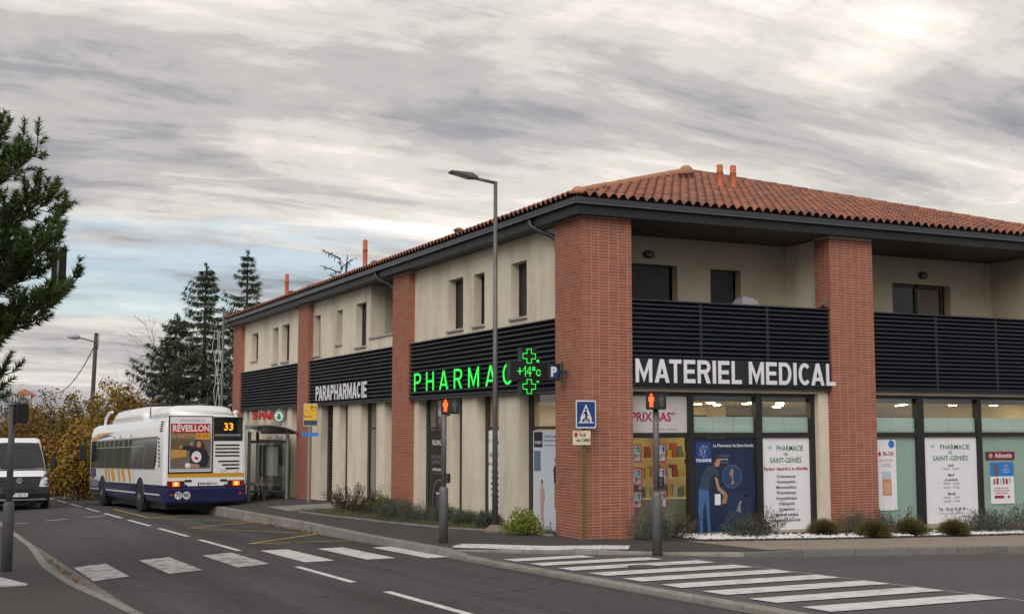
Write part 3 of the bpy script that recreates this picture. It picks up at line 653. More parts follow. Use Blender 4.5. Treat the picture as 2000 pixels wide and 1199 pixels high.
base_tile = []
for _ in range(3):
    vs, fs = tile_geo(0, 0, rt.uniform(-.003, .003), rt.uniform(-.002, .004), 0); me = bpy.data.meshes.new('roof_tile'); me.from_pydata([(u, v * ca - w * SL * ca, v * ca * SL + w * ca) for u, v, w in vs], [], fs); me.materials.append(TILE)
    me.polygons.foreach_set('use_smooth', [True] * len(fs)); base_tile.append(me)
for r_ in range(rows):
    v = r_ * TL - .05; inset = max(0, v * ca) + .02
    u0, u1 = -OV + inset, X1 - inset; k0 = math.ceil(u0 / TP); k1 = math.floor(u1 / TP) - 1
    for k in range(k0, k1 + 1):
        u = k * TP
        if cnt < 300 and r_ < 6 and u < 10.6:
            p = hipP(u, v, 0); link('roof_tile', base_tile[rt.randrange(3)], rf, (p[0] + rt.uniform(-.004, .004), p[1] + rt.uniform(-.006, .006), p[2])); cnt += 1
        else:
            vs, fs = tile_geo(u + rt.uniform(-.004, .004), v + rt.uniform(-.008, .008), rt.uniform(-.003, .004), rt.uniform(-.002, .004), 0); rest.add([hipP(*q) for q in vs], fs)
    lu0, lu1 = -OV + inset, Y1 - inset; k0 = math.ceil(lu0 / TP); k1 = math.floor(lu1 / TP) - 1
    for k in range(k0, k1 + 1):
        vs, fs = tile_geo(k * TP, v + rt.uniform(-.008, .008), rt.uniform(-.003, .004), rt.uniform(-.002, .004), 0); left.add([leftP(*q) for q in vs], [f[::-1] for f in fs])
stuff(rest.build('roof_tiles', TILE, rf, True)); stuff(left.build('roof_tiles', TILE, rf, True))
# ridge tiles along hips and ridge
def ridge(a, b, n, m, name='ridge_tile', r=.125, tape=.86):
    a, b = Vector(a), Vector(b); d = (b - a) / n; ln = d.length; dn = d.normalized(); s = dn.cross(Vector((0, 0, 1))).normalized(); up = s.cross(dn)
    me = None
    K = 8; vs = []; 
    for (t, rr) in ((-.02, r), (ln * 1.02, r * tape)):
        for i in range(K + 1):
            g = math.pi * (i / K); vs.append(s * math.cos(g) * rr + up * (math.sin(g) * rr * .9) + dn * t)
    for i in range(K + 1):
        g = math.pi * (i / K); vs.append(s * math.cos(g) * (r - .02) + up * (math.sin(g) * (r - .02) * .9) + dn * -.018)
    fs = [(i, i + 1, K + 2 + i, K + 1 + i) for i in range(K)] + [(2 * K + 2 + i, 2 * K + 3 + i, i + 1, i) for i in range(K)]
    me = bpy.data.meshes.new(name); me.from_pydata(vs, [], fs); me.materials.append(m); me.polygons.foreach_set('use_smooth', [True] * len(fs))
    for i in range(n): link(name, me, rf, a + d * i + Vector((0, 0, rt.uniform(-.004, .006))))
apex = (AX, AX, E_Z + SL * (AX + OV) + .06)
ridge((-OV + .12, -OV + .12, E_Z + .06), apex, 26, TILEB); ridge((X1 - .12, -OV + .12, E_Z + .06), apex, 26, TILE, r=.11)
ridge(apex, (AX, Y1 - AX, apex[2]), 40, TILE, r=.11)
MB().lathe([(.02, .17), (.10, .15), (.17, .08), (.19, 0), (.19, -.06)][::-1], n=14).build('ridge_cap', TILEB, rf, True, loc=apex)
MB().lathe([(.02, .12), (.08, .10), (.13, .05), (.15, -.03)][::-1], n=14).build('ridge_cap', TILEB, rf, True, loc=(-OV + .13, -OV + .13, E_Z + .08))
def flue(x, y, h, r=.075):
    z = E_Z + SL * (min(x, y) + OV) if x < AX else E_Z + SL * (y + OV)
    if y > AX: z = E_Z + SL * (x + OV)
    f = MB().lathe([(r * 1.25, -.1), (r * 1.25, .12), (r, .16), (r, h * .62), (r * 1.05, h * .63), (r * 1.05, h * .70), (r * .98, h * .71), (r * .98, h * .97), (r * .8, h), (r * .72, h - .03)], n=12).build('chimney_pipe', TERRA, rf, True, loc=(x, y, z))
    MB().lathe([(r * 1.09, h * .645), (r * 1.09, h * .69)], n=12).build('collar', flat('rust_collar', (.18, .05, .03)), f)
    return z
for x, y in ((5.52, 3.3), (6.04, 3.5)): flue(x, y, .62)
MB().box(5.25, 6.5, 3.28, 3.62, 7.70, 7.715).build('lead_flashing', mat('lead', (.45, .45, .47), None, 5, .5, .3), rf)
def vent(x, y):
    z = E_Z + SL * (min(x, y) + OV)
    v = MB().lathe([(.14, -.08), (.11, .04), (.105, .19), (.15, .20), (.14, .225), (.05, .27), (.01, .275)], n=10).build('roof_vent', TILE, rf, True, loc=(x, y, z))
    for k in range(5): a = k * 1.257; MB().box(-.012, .012, -.122, -.10, .07, .16).build('slot', ANTHD, v).rotation_euler = (0, 0, a)
vent(5.22, 4.4); vent(5.6, 4.75)
for x, y, h in ((1.15, 16.4, 1.05), (.75, 24.2, .95)): flue(x, y, h)
vent(1.1, 15.3); vent(.6, 23.0); vent(.55, 7.4)
ant = MB().tube([(3.2, 8.5, 7.5), (3.2, 8.5, 8.05)], .012, 5).tube([(3.6, 8.5, 7.5), (3.75, 8.5, 8.15), (3.9, 8.5, 7.6)], .01, 5).build('roof_antenna', ANTHD, rf)

# shopfront glazing of the short facade
YG = .35
sh = MB()
def vmul(x0, x1): sh.box(x0, x1, YG - .07, YG + .07, -.3, 2.79)
MX = [(1.02, 1.14), (2.56, 2.68), (4.20, 4.36), (5.60, 5.72), (7.14, 7.20), (8.54, 8.74), (10.33, 10.46), (12.3, 12.6)]
for a, b in MX: vmul(a, b)
PAN = [(1.14, 2.56), (2.68, 4.20), (4.36, 5.60), (7.20, 8.54), (8.74, 10.33), (10.46, 12.3)]
for a, b in PAN: sh.box(a, b, YG - .06, YG + .06, 1.88, 1.98).box(a, b, YG - .06, YG + .06, 2.72, 2.79).box(a, b, YG - .06, YG + .06, -.3, -.06)
SF = sh.build('shopfront_frame', FRAME, B)
for i, (a, b) in enumerate(PAN):
    MB().box(a, b, YG, YG + .012, 1.98, 2.72).build('pane', GLASS, SF); MB().box(a, b, YG, YG + .012, -.06, 1.88).build('pane', GLASS, SF)
    if i in (1, 2, 3, 4, 5):
        n = 2 if i != 1 else 3; w = (b - a) / n
        for k in range(n): MB().box(a + w * k + .004, a + w * (k + 1) - .004, YG + .016, YG + .018, 1.985, 2.30).build('frosted_film', FROST, SF)
    if i in (3, 5): 
        for k in range(2): MB().box(a + (b - a) / 2 * k + .004, a + (b - a) / 2 * (k + 1) - .004, YG + .016, YG + .018, -.05, 1.875).build('frosted_film', FROST, SF)
# glazing of the long facade
for i, (a, b) in enumerate(GW):
    o = MB().box(WD, WD + .06, a - .01, a + .07, -.9, 2.80).box(WD, WD + .06, b - .16, b + .01, -.9, 2.80).box(WD, WD + .06, a + .07, b - .16, -.9, -.4).box(WD, WD + .055, a + .07, b - .16, 2.05, 2.11).build('window', FRAME, B)
    if i == 7:
        for k in range(38): MB().extr([(WD + .03, -.5 + k * .087), (WD - .03, -.5 + k * .087 - .02), (WD - .03, -.5 + k * .087 - .005), (WD + .03, -.5 + k * .087 + .045)], 'y', a + .02, b - .02).build('louvre_slat', ANTH, o)
        MB().box(WD + .031, WD + .05, a, b, -.9, 2.8).build('louvre_back', ANTHD, o)
    else: MB().box(WD + .02, WD + .03, a + .07, b - .16, -.4, 2.80).build('pane', GLASS, o)

# shop interior
room = MB().add([(.63, .52, -.12), (12.4, .52, -.12), (12.4, 9.0, -.12), (.63, 9.0, -.12)], [(0, 1, 2, 3)]).build('shop_floor', INTF, B)
MB().add([(.63, .45, 2.62), (12.5, .45, 2.62), (12.5, 9.0, 2.62), (.63, 9.0, 2.62)], [(0, 3, 2, 1)]).build('shop_ceiling', INTC, B)
MB().add([(.63, 7.2, -.12), (12.4, 7.2, -.12), (12.4, 7.2, 2.86), (.63, 7.2, 2.86), (12.4, .52, -.12), (12.4, .52, 2.86), (6.2, 4.2, -.12), (6.2, 7.2, -.12), (6.2, 4.2, 2.86), (6.2, 7.2, 2.86)], [(0, 1, 2, 3), (4, 1, 2, 5), (6, 7, 9, 8)]).build('shop_wall', INTW, B)
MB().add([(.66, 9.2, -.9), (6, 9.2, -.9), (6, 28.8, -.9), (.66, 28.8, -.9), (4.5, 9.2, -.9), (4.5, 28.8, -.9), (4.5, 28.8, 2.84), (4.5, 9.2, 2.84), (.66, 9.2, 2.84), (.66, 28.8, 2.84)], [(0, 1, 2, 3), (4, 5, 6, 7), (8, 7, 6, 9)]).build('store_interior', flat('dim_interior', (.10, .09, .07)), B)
MB().box(5.6, 8.4, 5.0, 5.1, 1.2, 2.40).box(9.0, 11.4, 6.2, 6.3, 1.2, 2.44).build('bulkhead', flat('dark_bulkhead', (.05, .035, .028)), B)
ri = random.Random(11)
for k, (x, y) in enumerate([(1.5, 1.2), (2.1, 2.2), (3.0, 1.3), (3.5, 2.6), (4.0, 1.6), (4.7, 1.1), (5.2, 2.0), (5.6, 1.3), (2.7, 4.0), (4.2, 4.4), (7.6, 1.4), (8.2, 2.6), (9.1, 1.3), (9.8, 2.2), (10.9, 1.6), (11.8, 1.2), (1.3, 3.2), (1.2, 5.6), (3.2, 6.2), (5.4, 5.4), (8.0, 4.6), (5.0, 1.55), (3.25, 1.95), (4.6, 3.0), (5.4, 3.4), (3.6, 3.6), (2.2, 5.2), (9.4, 3.4), (10.4, 4.4), (7.2, 3.4), (8.8, 5.6), (11.2, 3.0), (4.9, 6.2), (3.9, 5.3)]):
    MB().lathe([(.085, 0), (.085, -.012), (.07, -.014)], n=10).build('downlight', LAMPW, B, loc=(x, y, 2.618))
# shelves with packs behind the first bay
for k in range(4):
    z = .15 + .42 * k
    shf = MB().box(2.0, 3.9, 2.2, 2.6, z, z + .03).build('shelf', flat('shelf_cream', (.6, .5, .32)), B)
    for j in range(13):
        x = 2.03 + j * .14; c = ri.choice([(.5, .35, .05), (.08, .06, .05), (.55, .5, .4), (.3, .05, .05), (.1, .16, .2), (.6, .42, .1)])
        MB().box(x, x + .11, 2.24, 2.4, z + .032, z + ri.uniform(.16, .34)).build('pack', flat('pack_%d_%d' % (int(c[0] * 100), int(c[1] * 100)), c), shf)
MB().bbox(1.3, 3.4, 1.3, 1.75, -.1, .62, .01).build('counter', flat('counter_green', (.30, .33, .25)), B)

# ---------------------------------------------------------------- signs and posters on the building
def glyph(ch, w, t):
    """bold sans capital of height 1 as a list of non-overlapping outlines"""
    B_ = lambda x0, x1, y0, y1: [(x0, y0), (x1, y0), (x1, y1), (x0, y1)]
    def strip_(o, i): return [[o[k], i[k], i[k + 1], o[k + 1]] for k in range(len(o) - 1)]
    def arc(cx, cy, rx, ry, a0, a1, n=12): return [(cx + rx * math.cos(R(a0 + (a1 - a0) * k / n)), cy + ry * math.sin(R(a0 + (a1 - a0) * k / n))) for k in range(n + 1)]
    def bowl(): 
        r = .29; o = [(t, 1), (w - r, 1)] + arc(w - r, 1 - r, r, r, 90, -90) + [(t, 1 - 2 * r)]; i = [(t, 1 - t), (w - r, 1 - t)] + arc(w - r, 1 - r, r - t, r - t, 90, -90) + [(t, 1 - 2 * r + t)]; return strip_(o, i)
    if ch == 'I': return [B_(0, t * 1.05, 0, 1)]
    if ch == 'L': return [B_(0, t, 0, 1), B_(t, w, 0, t)]
    if ch == 'T': return [B_(0, w, 1 - t, 1), B_(w / 2 - t / 2, w / 2 + t / 2, 0, 1 - t)]
    if ch == 'E': return [B_(0, t, 0, 1), B_(t, w, 0, t), B_(t, w * .93, .5 - t / 2, .5 + t / 2), B_(t, w, 1 - t, 1)]
    if ch == 'H': return [B_(0, t, 0, 1), B_(w - t, w, 0, 1), B_(t, w - t, .5 - t / 2, .5 + t / 2)]
    if ch == 'M':
        k = t * 2.2; return [B_(0, t, 0, 1), B_(w - t, w, 0, 1), [(t, 1), (t, 1 - k), (w / 2, 0), (w / 2, k)], [(w - t, 1), (w / 2, k), (w / 2, 0), (w - t, 1 - k)]]
    if ch == 'A':
        b = w / 2 - .55 * t; hi = (w / 2 - 1.12 * t) / b; xl = lambda y: 1.12 * t + y * b
        lft = [(0, 0), (1.12 * t, 0), (w / 2, hi), (w / 2, 1), (b, 1)]; return [lft, [(w - x, y) for x, y in lft][::-1], [(xl(.2), .2), (w - xl(.2), .2), (w - xl(.2 + t * .9), .2 + t * .9), (xl(.2 + t * .9), .2 + t * .9)]]
    if ch == 'P': return [B_(0, t, 0, 1)] + bowl()
    if ch == 'R': return [B_(0, t, 0, 1)] + bowl() + [[(w * .46, .42), (w - 1.2 * t, 0), (w, 0), (w * .46 + 1.25 * t, .42)]]
    if ch == 'D':
        rx = w * .52; o = [(t, 1), (w - rx, 1)] + arc(w - rx, .5, rx, .5, 90, -90, 16) + [(t, 0)]; i = [(t, 1 - t), (w - rx, 1 - t)] + arc(w - rx, .5, rx - t, .5 - t, 90, -90, 16) + [(t, t)]; return [B_(0, t, 0, 1)] + strip_(o, i)
    if ch == 'C': return strip_(arc(w / 2, .5, w / 2, .5, 42, 318, 22), arc(w / 2, .5, w / 2 - t, .5 - t, 48, 312, 22))
GWID = dict(I=.3, L=.56, T=.64, E=.62, H=.72, M=.86, A=.78, P=.66, R=.70, D=.72, C=.72)
def letter_sign(name, label, s, origin, face, size, gap, m, t, ext, rowfit, side):
    """each raised letter is one mesh; row is set to the given length"""
    root = thing(name, label, 'sign', mtx=plane_mtx(origin, *face)); W = {c: GWID[c] for c in set(s) - {' '}}
    W['I'] = t * 1.05
    tot = sum(.16 if c == ' ' else W[c] for c in s) + gap * (len(s) - 1); k = rowfit / (tot * size); x = 0
    KERN = {'AT': -.12, 'CA': -.10, 'PA': -.12, 'AC': -.06, 'AP': -.02, 'RA': -.04}
    if gap > .3: KERN = {}
    k = rowfit / ((tot + sum(KERN.get(s[i:i + 2], 0) for i in range(len(s)))) * size)
    for ci, ch in enumerate(s):
        x += KERN.get(s[ci - 1:ci + 1], 0) if ci else 0
        if ch == ' ': x += .16 + gap; continue
        b = MB()
        for q in glyph(ch, W[ch], t):
            n = len(q); ar = sum(q[i][0] * q[(i + 1) % n][1] - q[(i + 1) % n][0] * q[i][1] for i in range(n))
            b.prism([(px * size * k, (py - .5) * size) for px, py in (q if ar > 0 else q[::-1])], 0, ext)
        b.m = [0 if (f % 1 == 0 and abs(b.v[fc[0]][2] - ext) < 1e-6 and abs(b.v[fc[1]][2] - ext) < 1e-6 and abs(b.v[fc[2]][2] - ext) < 1e-6) else 1 for f, fc in enumerate(b.f)]
        b.build('letter', [m, side], root, loc=(x * size * k, 0, 0)); x += W[ch] + gap
    return root
LSIDE = flat('letter_side', (.16, .16, .18))
letter_sign('shop_sign', 'large white raised letters reading MATERIEL MEDICAL below the balcony louvres', 'MATERIEL MEDICAL', (1.16, .02, 3.19), FACE_R, .46, .12, WHITEL, .175, .03, 4.9, LSIDE)
MB().box(1.14, 5.96, .022, .026, 2.94, 3.44).build('sign_backing', ANTHD, B)
letter_sign('shop_sign', 'narrow white raised letters reading PARAPHARMACIE on dark louvres', 'PARAPHARMACIE', (.02, 17.72, 3.17), FACE_L, .46, .10, WHITEL, .19, .02, 5.0, LSIDE)
letter_sign('neon_sign', 'glowing green letters reading PHARMACIE on the dark louvres', 'PHARMACIE', (.02, 8.95, 3.23), FACE_L, .46, .52, GREENN, .115, .03, 7.1, flat('neon_side', (.01, .2, .03)))

# LED cross, hung out from the wall
t = thing('pharmacy_cross', 'green LED pharmacy cross showing +14 degrees, hung out beside the corner pillar', 'cross sign', mtx=plane_mtx((-.52, 1.27, 3.19), (1, 0, 0), (0, 0, 1)))
a_, w_ = .42, .17
CR = [(-w_, -.47), (w_, -.47), (w_, -.18), (a_, -.18), (a_, .18), (w_, .18), (w_, .47), (-w_, .47), (-w_, .18), (-a_, .18), (-a_, -.18), (-w_, -.18)]
MB().prism(CR, -.16, 0).build('housing', flat('cross_green_housing', (.012, .05, .035)), t)
MB().prism([(x * .965, y * .97) for x, y in CR], .001, .006).build('screen', BLKP, t)
def leds(pts, name='led_figure', r=.0075):
    m = MB()
    for x, y in pts: m.lathe([(r, .008), (r * .8, .014)], (x, y, 0), 6)
    m.build(name, GREENL, t)
def cross_out(cx, cy, s):
    a, b = .15 * s, .055 * s; P = [(-b, a), (b, a), (b, b), (a, b), (a, -b), (b, -b), (b, -a), (-b, -a), (-b, -b), (-a, -b), (-a, b), (-b, b)]; o = []
    for (x0, y0), (x1, y1) in zip(P, P[1:] + P[:1]):
        n = max(2, int(round(math.hypot(x1 - x0, y1 - y0) / .019)))
        o += [(cx + x0 + (x1 - x0) * i / n, cy + y0 + (y1 - y0) * i / n) for i in range(n)]
    return o
leds(cross_out(0, .30, .92)); leds(cross_out(0, -.30, .92))
G = {'+': ['.....', '..#..', '..#..', '#####', '..#..', '..#..', '.....'], '1': ['..#', '.##', '#.#', '..#', '..#', '..#', '..#'], '4': ['...#.', '..##.', '.#.#.', '#..#.', '#####', '...#.', '...#.'],
     'o': ['###', '#.#', '###', '...', '...', '...', '...'], 'c': ['.....', '.....', '.###.', '#...#', '#....', '#...#', '.###.']}
x = -.25
for ch in '+14oc':
    g = G[ch]; h = .030 if ch in '14' else .026; w = .020
    leds([(x + i * w, (3 - j) * h) for j, row in enumerate(g) for i, q in enumerate(row) if q == '#'] + [(x + i * w + .009, (3 - j) * h) for j, row in enumerate(g) for i, q in enumerate(row) if q == '#'], 'led_figure', .0085)
    x += len(g[0]) * w + .022
MB().box(-.05, .05, -.045, .045, -.3, -.16).build('bracket', ANTH, t)
MB().box(.42, .60, -.03, .03, -.13, -.05).build('arm', ANTH, t)

t = thing('parking_sign', 'small blue P parking sign on a black box bracketed to the brick pillar', 'sign', mtx=plane_mtx((-.30, .55, 3.15), (1, 0, 0), (0, 0, 1)) @ Matrix.Scale(.85, 4))
MB().bbox(-.15, .13, -.19, .19, -.10, 0, .01).build('box', BLACK, t); rect(t, 'panel', -.13, .04, -.14, .14, BLUEP); text(t, 'P', -.055, -.005, .30, WHITEL, .005, .012)
poly(t, 'arrow', [(.045, -.06), (.10, 0), (.045, .06)], BLUEP); MB().box(.13, .30, -.04, .04, -.08, -.02).box(.17, .20, -.26, .24, -.06, .0).build('bracket', flat('teal_bracket', (.02, .06, .07)), t)

# SPAR sign
t = thing('shop_sign', 'red shop letters with round green fir tree emblem above the bus shelter', 'sign', mtx=plane_mtx((-.12, 22.65, 2.50), (.72, -.70, 0), (0, 0, 1)) @ Matrix.Scale(.64, 4))
for i, ch in enumerate('SPAR'): text(t, ch, -1.0 + .34 * i, 0, .56, REDP, .05, .02, .04, name='letter')
MB().lathe([(.36, 0), (.36, .10), (.33, .11)], (.50, 0, 0), 20).build('emblem_disc', WHITEL, t)
vs, fs = ring(.27, .345, 24, .50, 0); MB().add([(a, b, .114) for a, b, c in vs], fs).build('emblem_ring', flat('fir_green', (.01, .20, .07)), t)
poly(t, 'emblem_tree', [(.47, -.20), (.53, -.20), (.53, -.13), (.66, -.13), (.575, -.01), (.62, -.01), (.55, .09), (.58, .09), (.50, .21), (.42, .09), (.45, .09), (.38, -.01), (.425, -.01), (.34, -.13), (.47, -.13)], MATS['fir_green'], .113, .004)
MB().box(-.9, .3, -.03, .03, -.04, .005).box(.2, .26, -.03, .03, -.55, -.04).build('bracket', ANTH, t)

# posters
def poster(name, label, x0, x1, z0, z1, m, y=YG - .014, face='R', cat='poster', group=None, t_=.006):
    if face == 'R': mt = plane_mtx((x0, y, z0), *FACE_R); w = x1 - x0
    else: mt = plane_mtx((y, x1, z0), *FACE_L); w = x1 - x0
    o = MB().box(0, w, 0, z1 - z0, -t_, 0).build(name, m); o.matrix_basis = mt; tag(o, label, cat, group); o['w'] = w; o['h'] = z1 - z0
    return o, w, z1 - z0
p, w, h = poster('offer_board', 'white board with crimson words PRIX BAS above the price cards', 1.145, 2.55, 1.985, 2.70, flat('board_white', (.56, .53, .54)), cat='board')
text(p, 'PRIX BAS*', w * .44, h * .42, .25, CRIM, .003, .006, xs=.92); text(p, '*Voir conditions en pharmacie', w * .62, h * .09, .05, CRIM, .003)
PC = [(1.17, 1.53, 1.40, 1.76, '9', '90'), (1.78, 2.10, 1.40, 1.76, '6', '90'), (1.17, 1.53, .95, 1.30, '13', '07'), (1.78, 2.10, .95, 1.30, '-2', '*'), (1.17, 1.53, .50, .84, '29', '99'), (1.78, 2.10, .50, .84, '3', '*')]
PCN = ['nine euros ninety', 'six euros ninety', 'thirteen euros', 'minus two euros', 'twenty-nine euros ninety-nine', 'three euros']
for i, (a, b, c, d, n1, n2) in enumerate(PC):
    p, w, h = poster('price_card', 'pink framed price card reading %s behind the shop window' % PCN[i], a, b, c, d, PINKP, YG + .06, cat='price card', group='pink price cards in the shop window')
    rect(p, 'card', .03, w - .03, .03, h - .03, flat('card_pale', (.55, .60, .66))); text(p, n1 + '€' if n2 == '*' else n1, w * .5, h * .30, .16, CRIM, .004, .003); 
    if n2 != '*': text(p, '€' + n2, w * .80, h * .36, .08, CRIM, .004, .002)
    text(p, 'Soin visage' if i % 2 else 'Huile de douche', w * .42, h * .80, .045, DKP, .004, .001); text(p, 'le lot 100 ml', w * .36, h * .66, .04, GRYP, .004, .001)
    rect(p, 'product_picture', w * .74, w * .86, h * .54, h * .88, flat('teal_print', (.05, .18, .22)) if i % 2 == 0 else DKP, .0035)
rod = tag(MB().tube([(1.42, YG + .08, -.1), (1.42, YG + .08, .5)], .012, 6).build('stand_rod', PINKP), 'thin pink stand rod under the lowest price card', 'stand')

def grad_circle(p, cx, cy, r, m_ring, m_in):
    poly(p, 'picture', disc(cx, cy, r * .97, r * 1.0), m_in, .0036, .0004); vs, fs = ring(r * .965, r, 24, cx, cy); MB().add([(a, b, .0046) for a, b, c in vs], fs).build('picture_outline', m_ring, p)
p, w, h = poster('poster', 'dark blue poster of a person lifting a box, blue logo square in its corner', 2.69, 4.19, -.07, 1.875, NAVY)
rect(p, 'logo_panel', .06, .43, h * .74, h * .955, BLUEP); text(p, 'THUASNE', .245, h * .768, .085, WHITE, .004, .0025)
for k, pts in enumerate(([(.18, 1.66), (.24, 1.72), (.26, 1.80), (.20, 1.78), (.16, 1.72)], [(.26, 1.66), (.32, 1.70), (.34, 1.79), (.28, 1.77)], [(.24, 1.55), (.30, 1.60), (.27, 1.66), (.21, 1.62)], [(.16, 1.60), (.22, 1.64), (.18, 1.68), (.14, 1.66)])):
    n = len(pts); c = (sum(q[0] for q in pts) / n, sum(q[1] for q in pts) / n); b = MB()
    for i in range(n): q, r_ = pts[i], pts[(i + 1) % n]; b.add([(q[0], q[1], .0042), (r_[0], r_[1], .0042), (r_[0] * .86 + c[0] * .14, r_[1] * .86 + c[1] * .14, .0042), (q[0] * .86 + c[0] * .14, q[1] * .86 + c[1] * .14, .0042)], [(0, 1, 2, 3)])
    b.build('logo_line', WHITE, p)
text(p, 'La Pharmacie de Saint-Geniès', .98, h * .92, .083, WHITE, .004, .001); 
for k, s in enumerate(('Une solution', 'à domicile', 'orthopédie')): text(p, s, .58, h * (.815 - .035 * k), .062, GRYP if k != 1 else WHITE, .004, align='LEFT')
BLU2 = flat('mid_blue_print', (.016, .05, .16)); grad_circle(p, .93, h * .60, .235, GRYP, BLU2); grad_circle(p, 1.36, h * .48, .22, BLU2, NAVY); grad_circle(p, 1.10, h * .29, .29, BLU2, flat('blue_dark2', (.012, .03, .09)))
MB().box(.02, w - .02, h * .625, h * .63, .005, .0056).build('crease', flat('crease', (.02, .03, .06)), p)
poly(p, 'picture', [(.86, h * .63), (.93, h * .69), (.97, h * .66), (.95, h * .57), (.99, h * .53), (.90, h * .51), (.93, h * .58)], TANP, .005); poly(p, 'picture', [(1.02, h * .24), (1.14, h * .22), (1.12, h * .30), (1.17, h * .35), (1.10, h * .34), (1.06, h * .29)], GRYP, .005)
# printed figure, seen from the side, bending over a box
poly(p, 'figure_jeans', [(.14, .03), (.20, .03), (.21, .42), (.26, .70), (.30, .42), (.33, .03), (.39, .03), (.37, .45), (.36, .92), (.12, .95), (.10, .5)], JEAN, .0045)
poly(p, 'figure_shirt', [(.12, .93), (.36, .90), (.40, 1.12), (.50, 1.22), (.56, 1.15), (.62, 1.20), (.60, 1.30), (.48, 1.40), (.30, 1.36), (.18, 1.15)], flat('shirt_print', (.04, .055, .10)), .0046)
poly(p, 'figure_arm', [(.50, 1.16), (.57, 1.14), (.62, .96), (.78, .84), (.76, .76), (.57, .90)], SKIN, .0048); poly(p, 'figure_head', disc(.565, 1.455, .075, .092, 14), SKIN, .0048)
poly(p, 'figure_hair', [(.49, 1.47), (.50, 1.55), (.57, 1.585), (.635, 1.56), (.60, 1.52), (.55, 1.51), (.53, 1.43)], flat('hair_print', (.05, .035, .025)), .005)
rect(p, 'box_white', .50, .64, .60, .82, WHITE, .0049); poly(p, 'box_tan', [(.66, .62), (.78, .62), (.82, .80), (.72, .84)], TANP, .0049)

def list_poster(p, w, h, lines, head='LA PHARMACIE'):
    text(p, 'LA', w * .17, h * .895, .09, GRNP, .003, .001); text(p, 'PHARMACIE', w * .59, h * .882, .155, GRNP, .003, .0018, xs=.86, fit=w * .56)
    text(p, 'DE', w * .5, h * .818, .085, GRNP, .003, .002); text(p, 'SAINT-GENIÈS', w * .5, h * .752, .15, GRNP, .003, .0018, fit=w * .66)
    for s, f, sz, m, bo in lines: text(p, s, w * .5, h * f, sz, m, .003, bo)
p, w, h = poster('poster', 'white poster of pharmacy services from Ordonnances to Maintien à domicile', 4.365, 5.595, -.03, 1.876, WHITE)
L1 = [('Parking réservé à la clientèle', .662, .098, CRIM, .003)] + [(s, .58 - .059 * i, .088, DKP, .002) for i, s in enumerate(('Ordonnances', 'Homéopathie', 'Micronutrition', 'Phytothérapie', 'Aromathérapie', 'Orthopédie', 'Contention', 'Matériel médical', 'Maintien à domicile'))]
list_poster(p, w, h, L1)
p, w, h = poster('poster', 'white poster of pharmacy opening hours with phone number at the bottom', 8.75, 10.32, -.04, 1.876, WHITE)
L2 = [('Lundi', .672, .08, DKP, .002), ('14H30 - 19H30', .63, .078, GRYP, 0), ('Mardi', .56, .08, DKP, .002), ('au vendredi', .505, .08, DKP, .002), ('09H00 - 12H30', .46, .078, GRYP, 0), ('14H30 - 19H30', .415, .078, GRYP, 0), ('Samedi', .345, .08, DKP, .002), ('09H00 - 12H30', .30, .078, GRYP, 0), ('15H00 - 19H00', .255, .078, GRYP, 0), ('Tél. : 05 61 74 69 30', .165, .095, DKP, .002), ('pharmaciesaintgenies@gmail.com', .12, .058, GRYP, 0)]
list_poster(p, w, h, L2)
p, w, h = poster('poster', 'tall white poster with orange bottle and blue dot by the brick pillar', 7.38, 7.96, .30, 1.82, WHITE)
poly(p, 'dot', disc(w * .78, h * .94, .085), SKYP, .003); text(p, 'Bi-Oil', w * .62, h * .80, .125, CRIM, .003, .003); poly(p, 'drop', [(w * .2, h * .845), (w * .13, h * .80), (w * .145, h * .775), (w * .2, h * .768), (w * .255, h * .775), (w * .27, h * .80)], REDP, .003)
text(p, 'Huile de Soin', w * .5, h * .71, .075, ORGP, .003, .0005); text(p, 'CICATRICES', w * .5, h * .655, .045, GRYP, .003); text(p, 'VERGETURES', w * .5, h * .625, .045, GRYP, .003)
rect(p, 'bottle_cap', w * .30, w * .72, h * .44, h * .55, LILP, .003); rect(p, 'bottle', w * .30, w * .74, h * .21, h * .44, ORGP, .003); rect(p, 'bottle_label', w * .36, w * .68, h * .24, h * .40, flat('peach', (.66, .38, .25)), .0042)
p, w, h = poster('sign_plate', 'dark red plate with white lettering hanging on the shop window', 10.62, 11.5, 1.36, 1.54, flat('wine_print', (.20, .008, .025)), cat='sign', t_=.02)
text(p, 'Advantix', w * .6, h * .5, .15, WHITEL, .003, .003, fit=w * .62)
vs, fs = ring(.042, .052, 16, w * .15, h * .5); MB().add([(a, b, .004) for a, b, c in vs], fs).build('emblem', WHITEL, p); rect(p, 'emblem_bar', w * .15 - .04, w * .15 + .04, h * .5 - .006, h * .5 + .006, WHITEL, .003); rect(p, 'emblem_bar', w * .15 - .006, w * .15 + .006, h * .5 - .04, h * .5 + .04, WHITEL, .0045)
p, w, h = poster('poster', 'poster with a dog on blue above red text under the dark red plate', 10.72, 11.45, .36, 1.30, WHITE)
rect(p, 'blue_panel', 0, w, h * .66, h, SKYP, .002); poly(p, 'dog_picture', [(w * .22, h * .66), (w * .20, h * .80), (w * .14, h * .86), (w * .18, h * .94), (w * .30, h * .95), (w * .37, h * .90), (w * .34, h * .84), (w * .32, h * .76), (w * .36, h * .66)], flat('dog_print', (.16, .12, .07)), .004)
text(p, '100%', w * .68, h * .91, .07, ORGP, .004, .002); text(p, 'satisfait ou', w * .68, h * .83, .05, WHITE, .004); text(p, 'remboursé', w * .68, h * .77, .05, WHITE, .004)
for k in range(6): rect(p, 'pack_picture', w * (.12 + .13 * k), w * (.21 + .13 * k), h * .47, h * (.60 + .02 * (k % 2)), [TANP, CRIM, LILP][k % 3], .003)
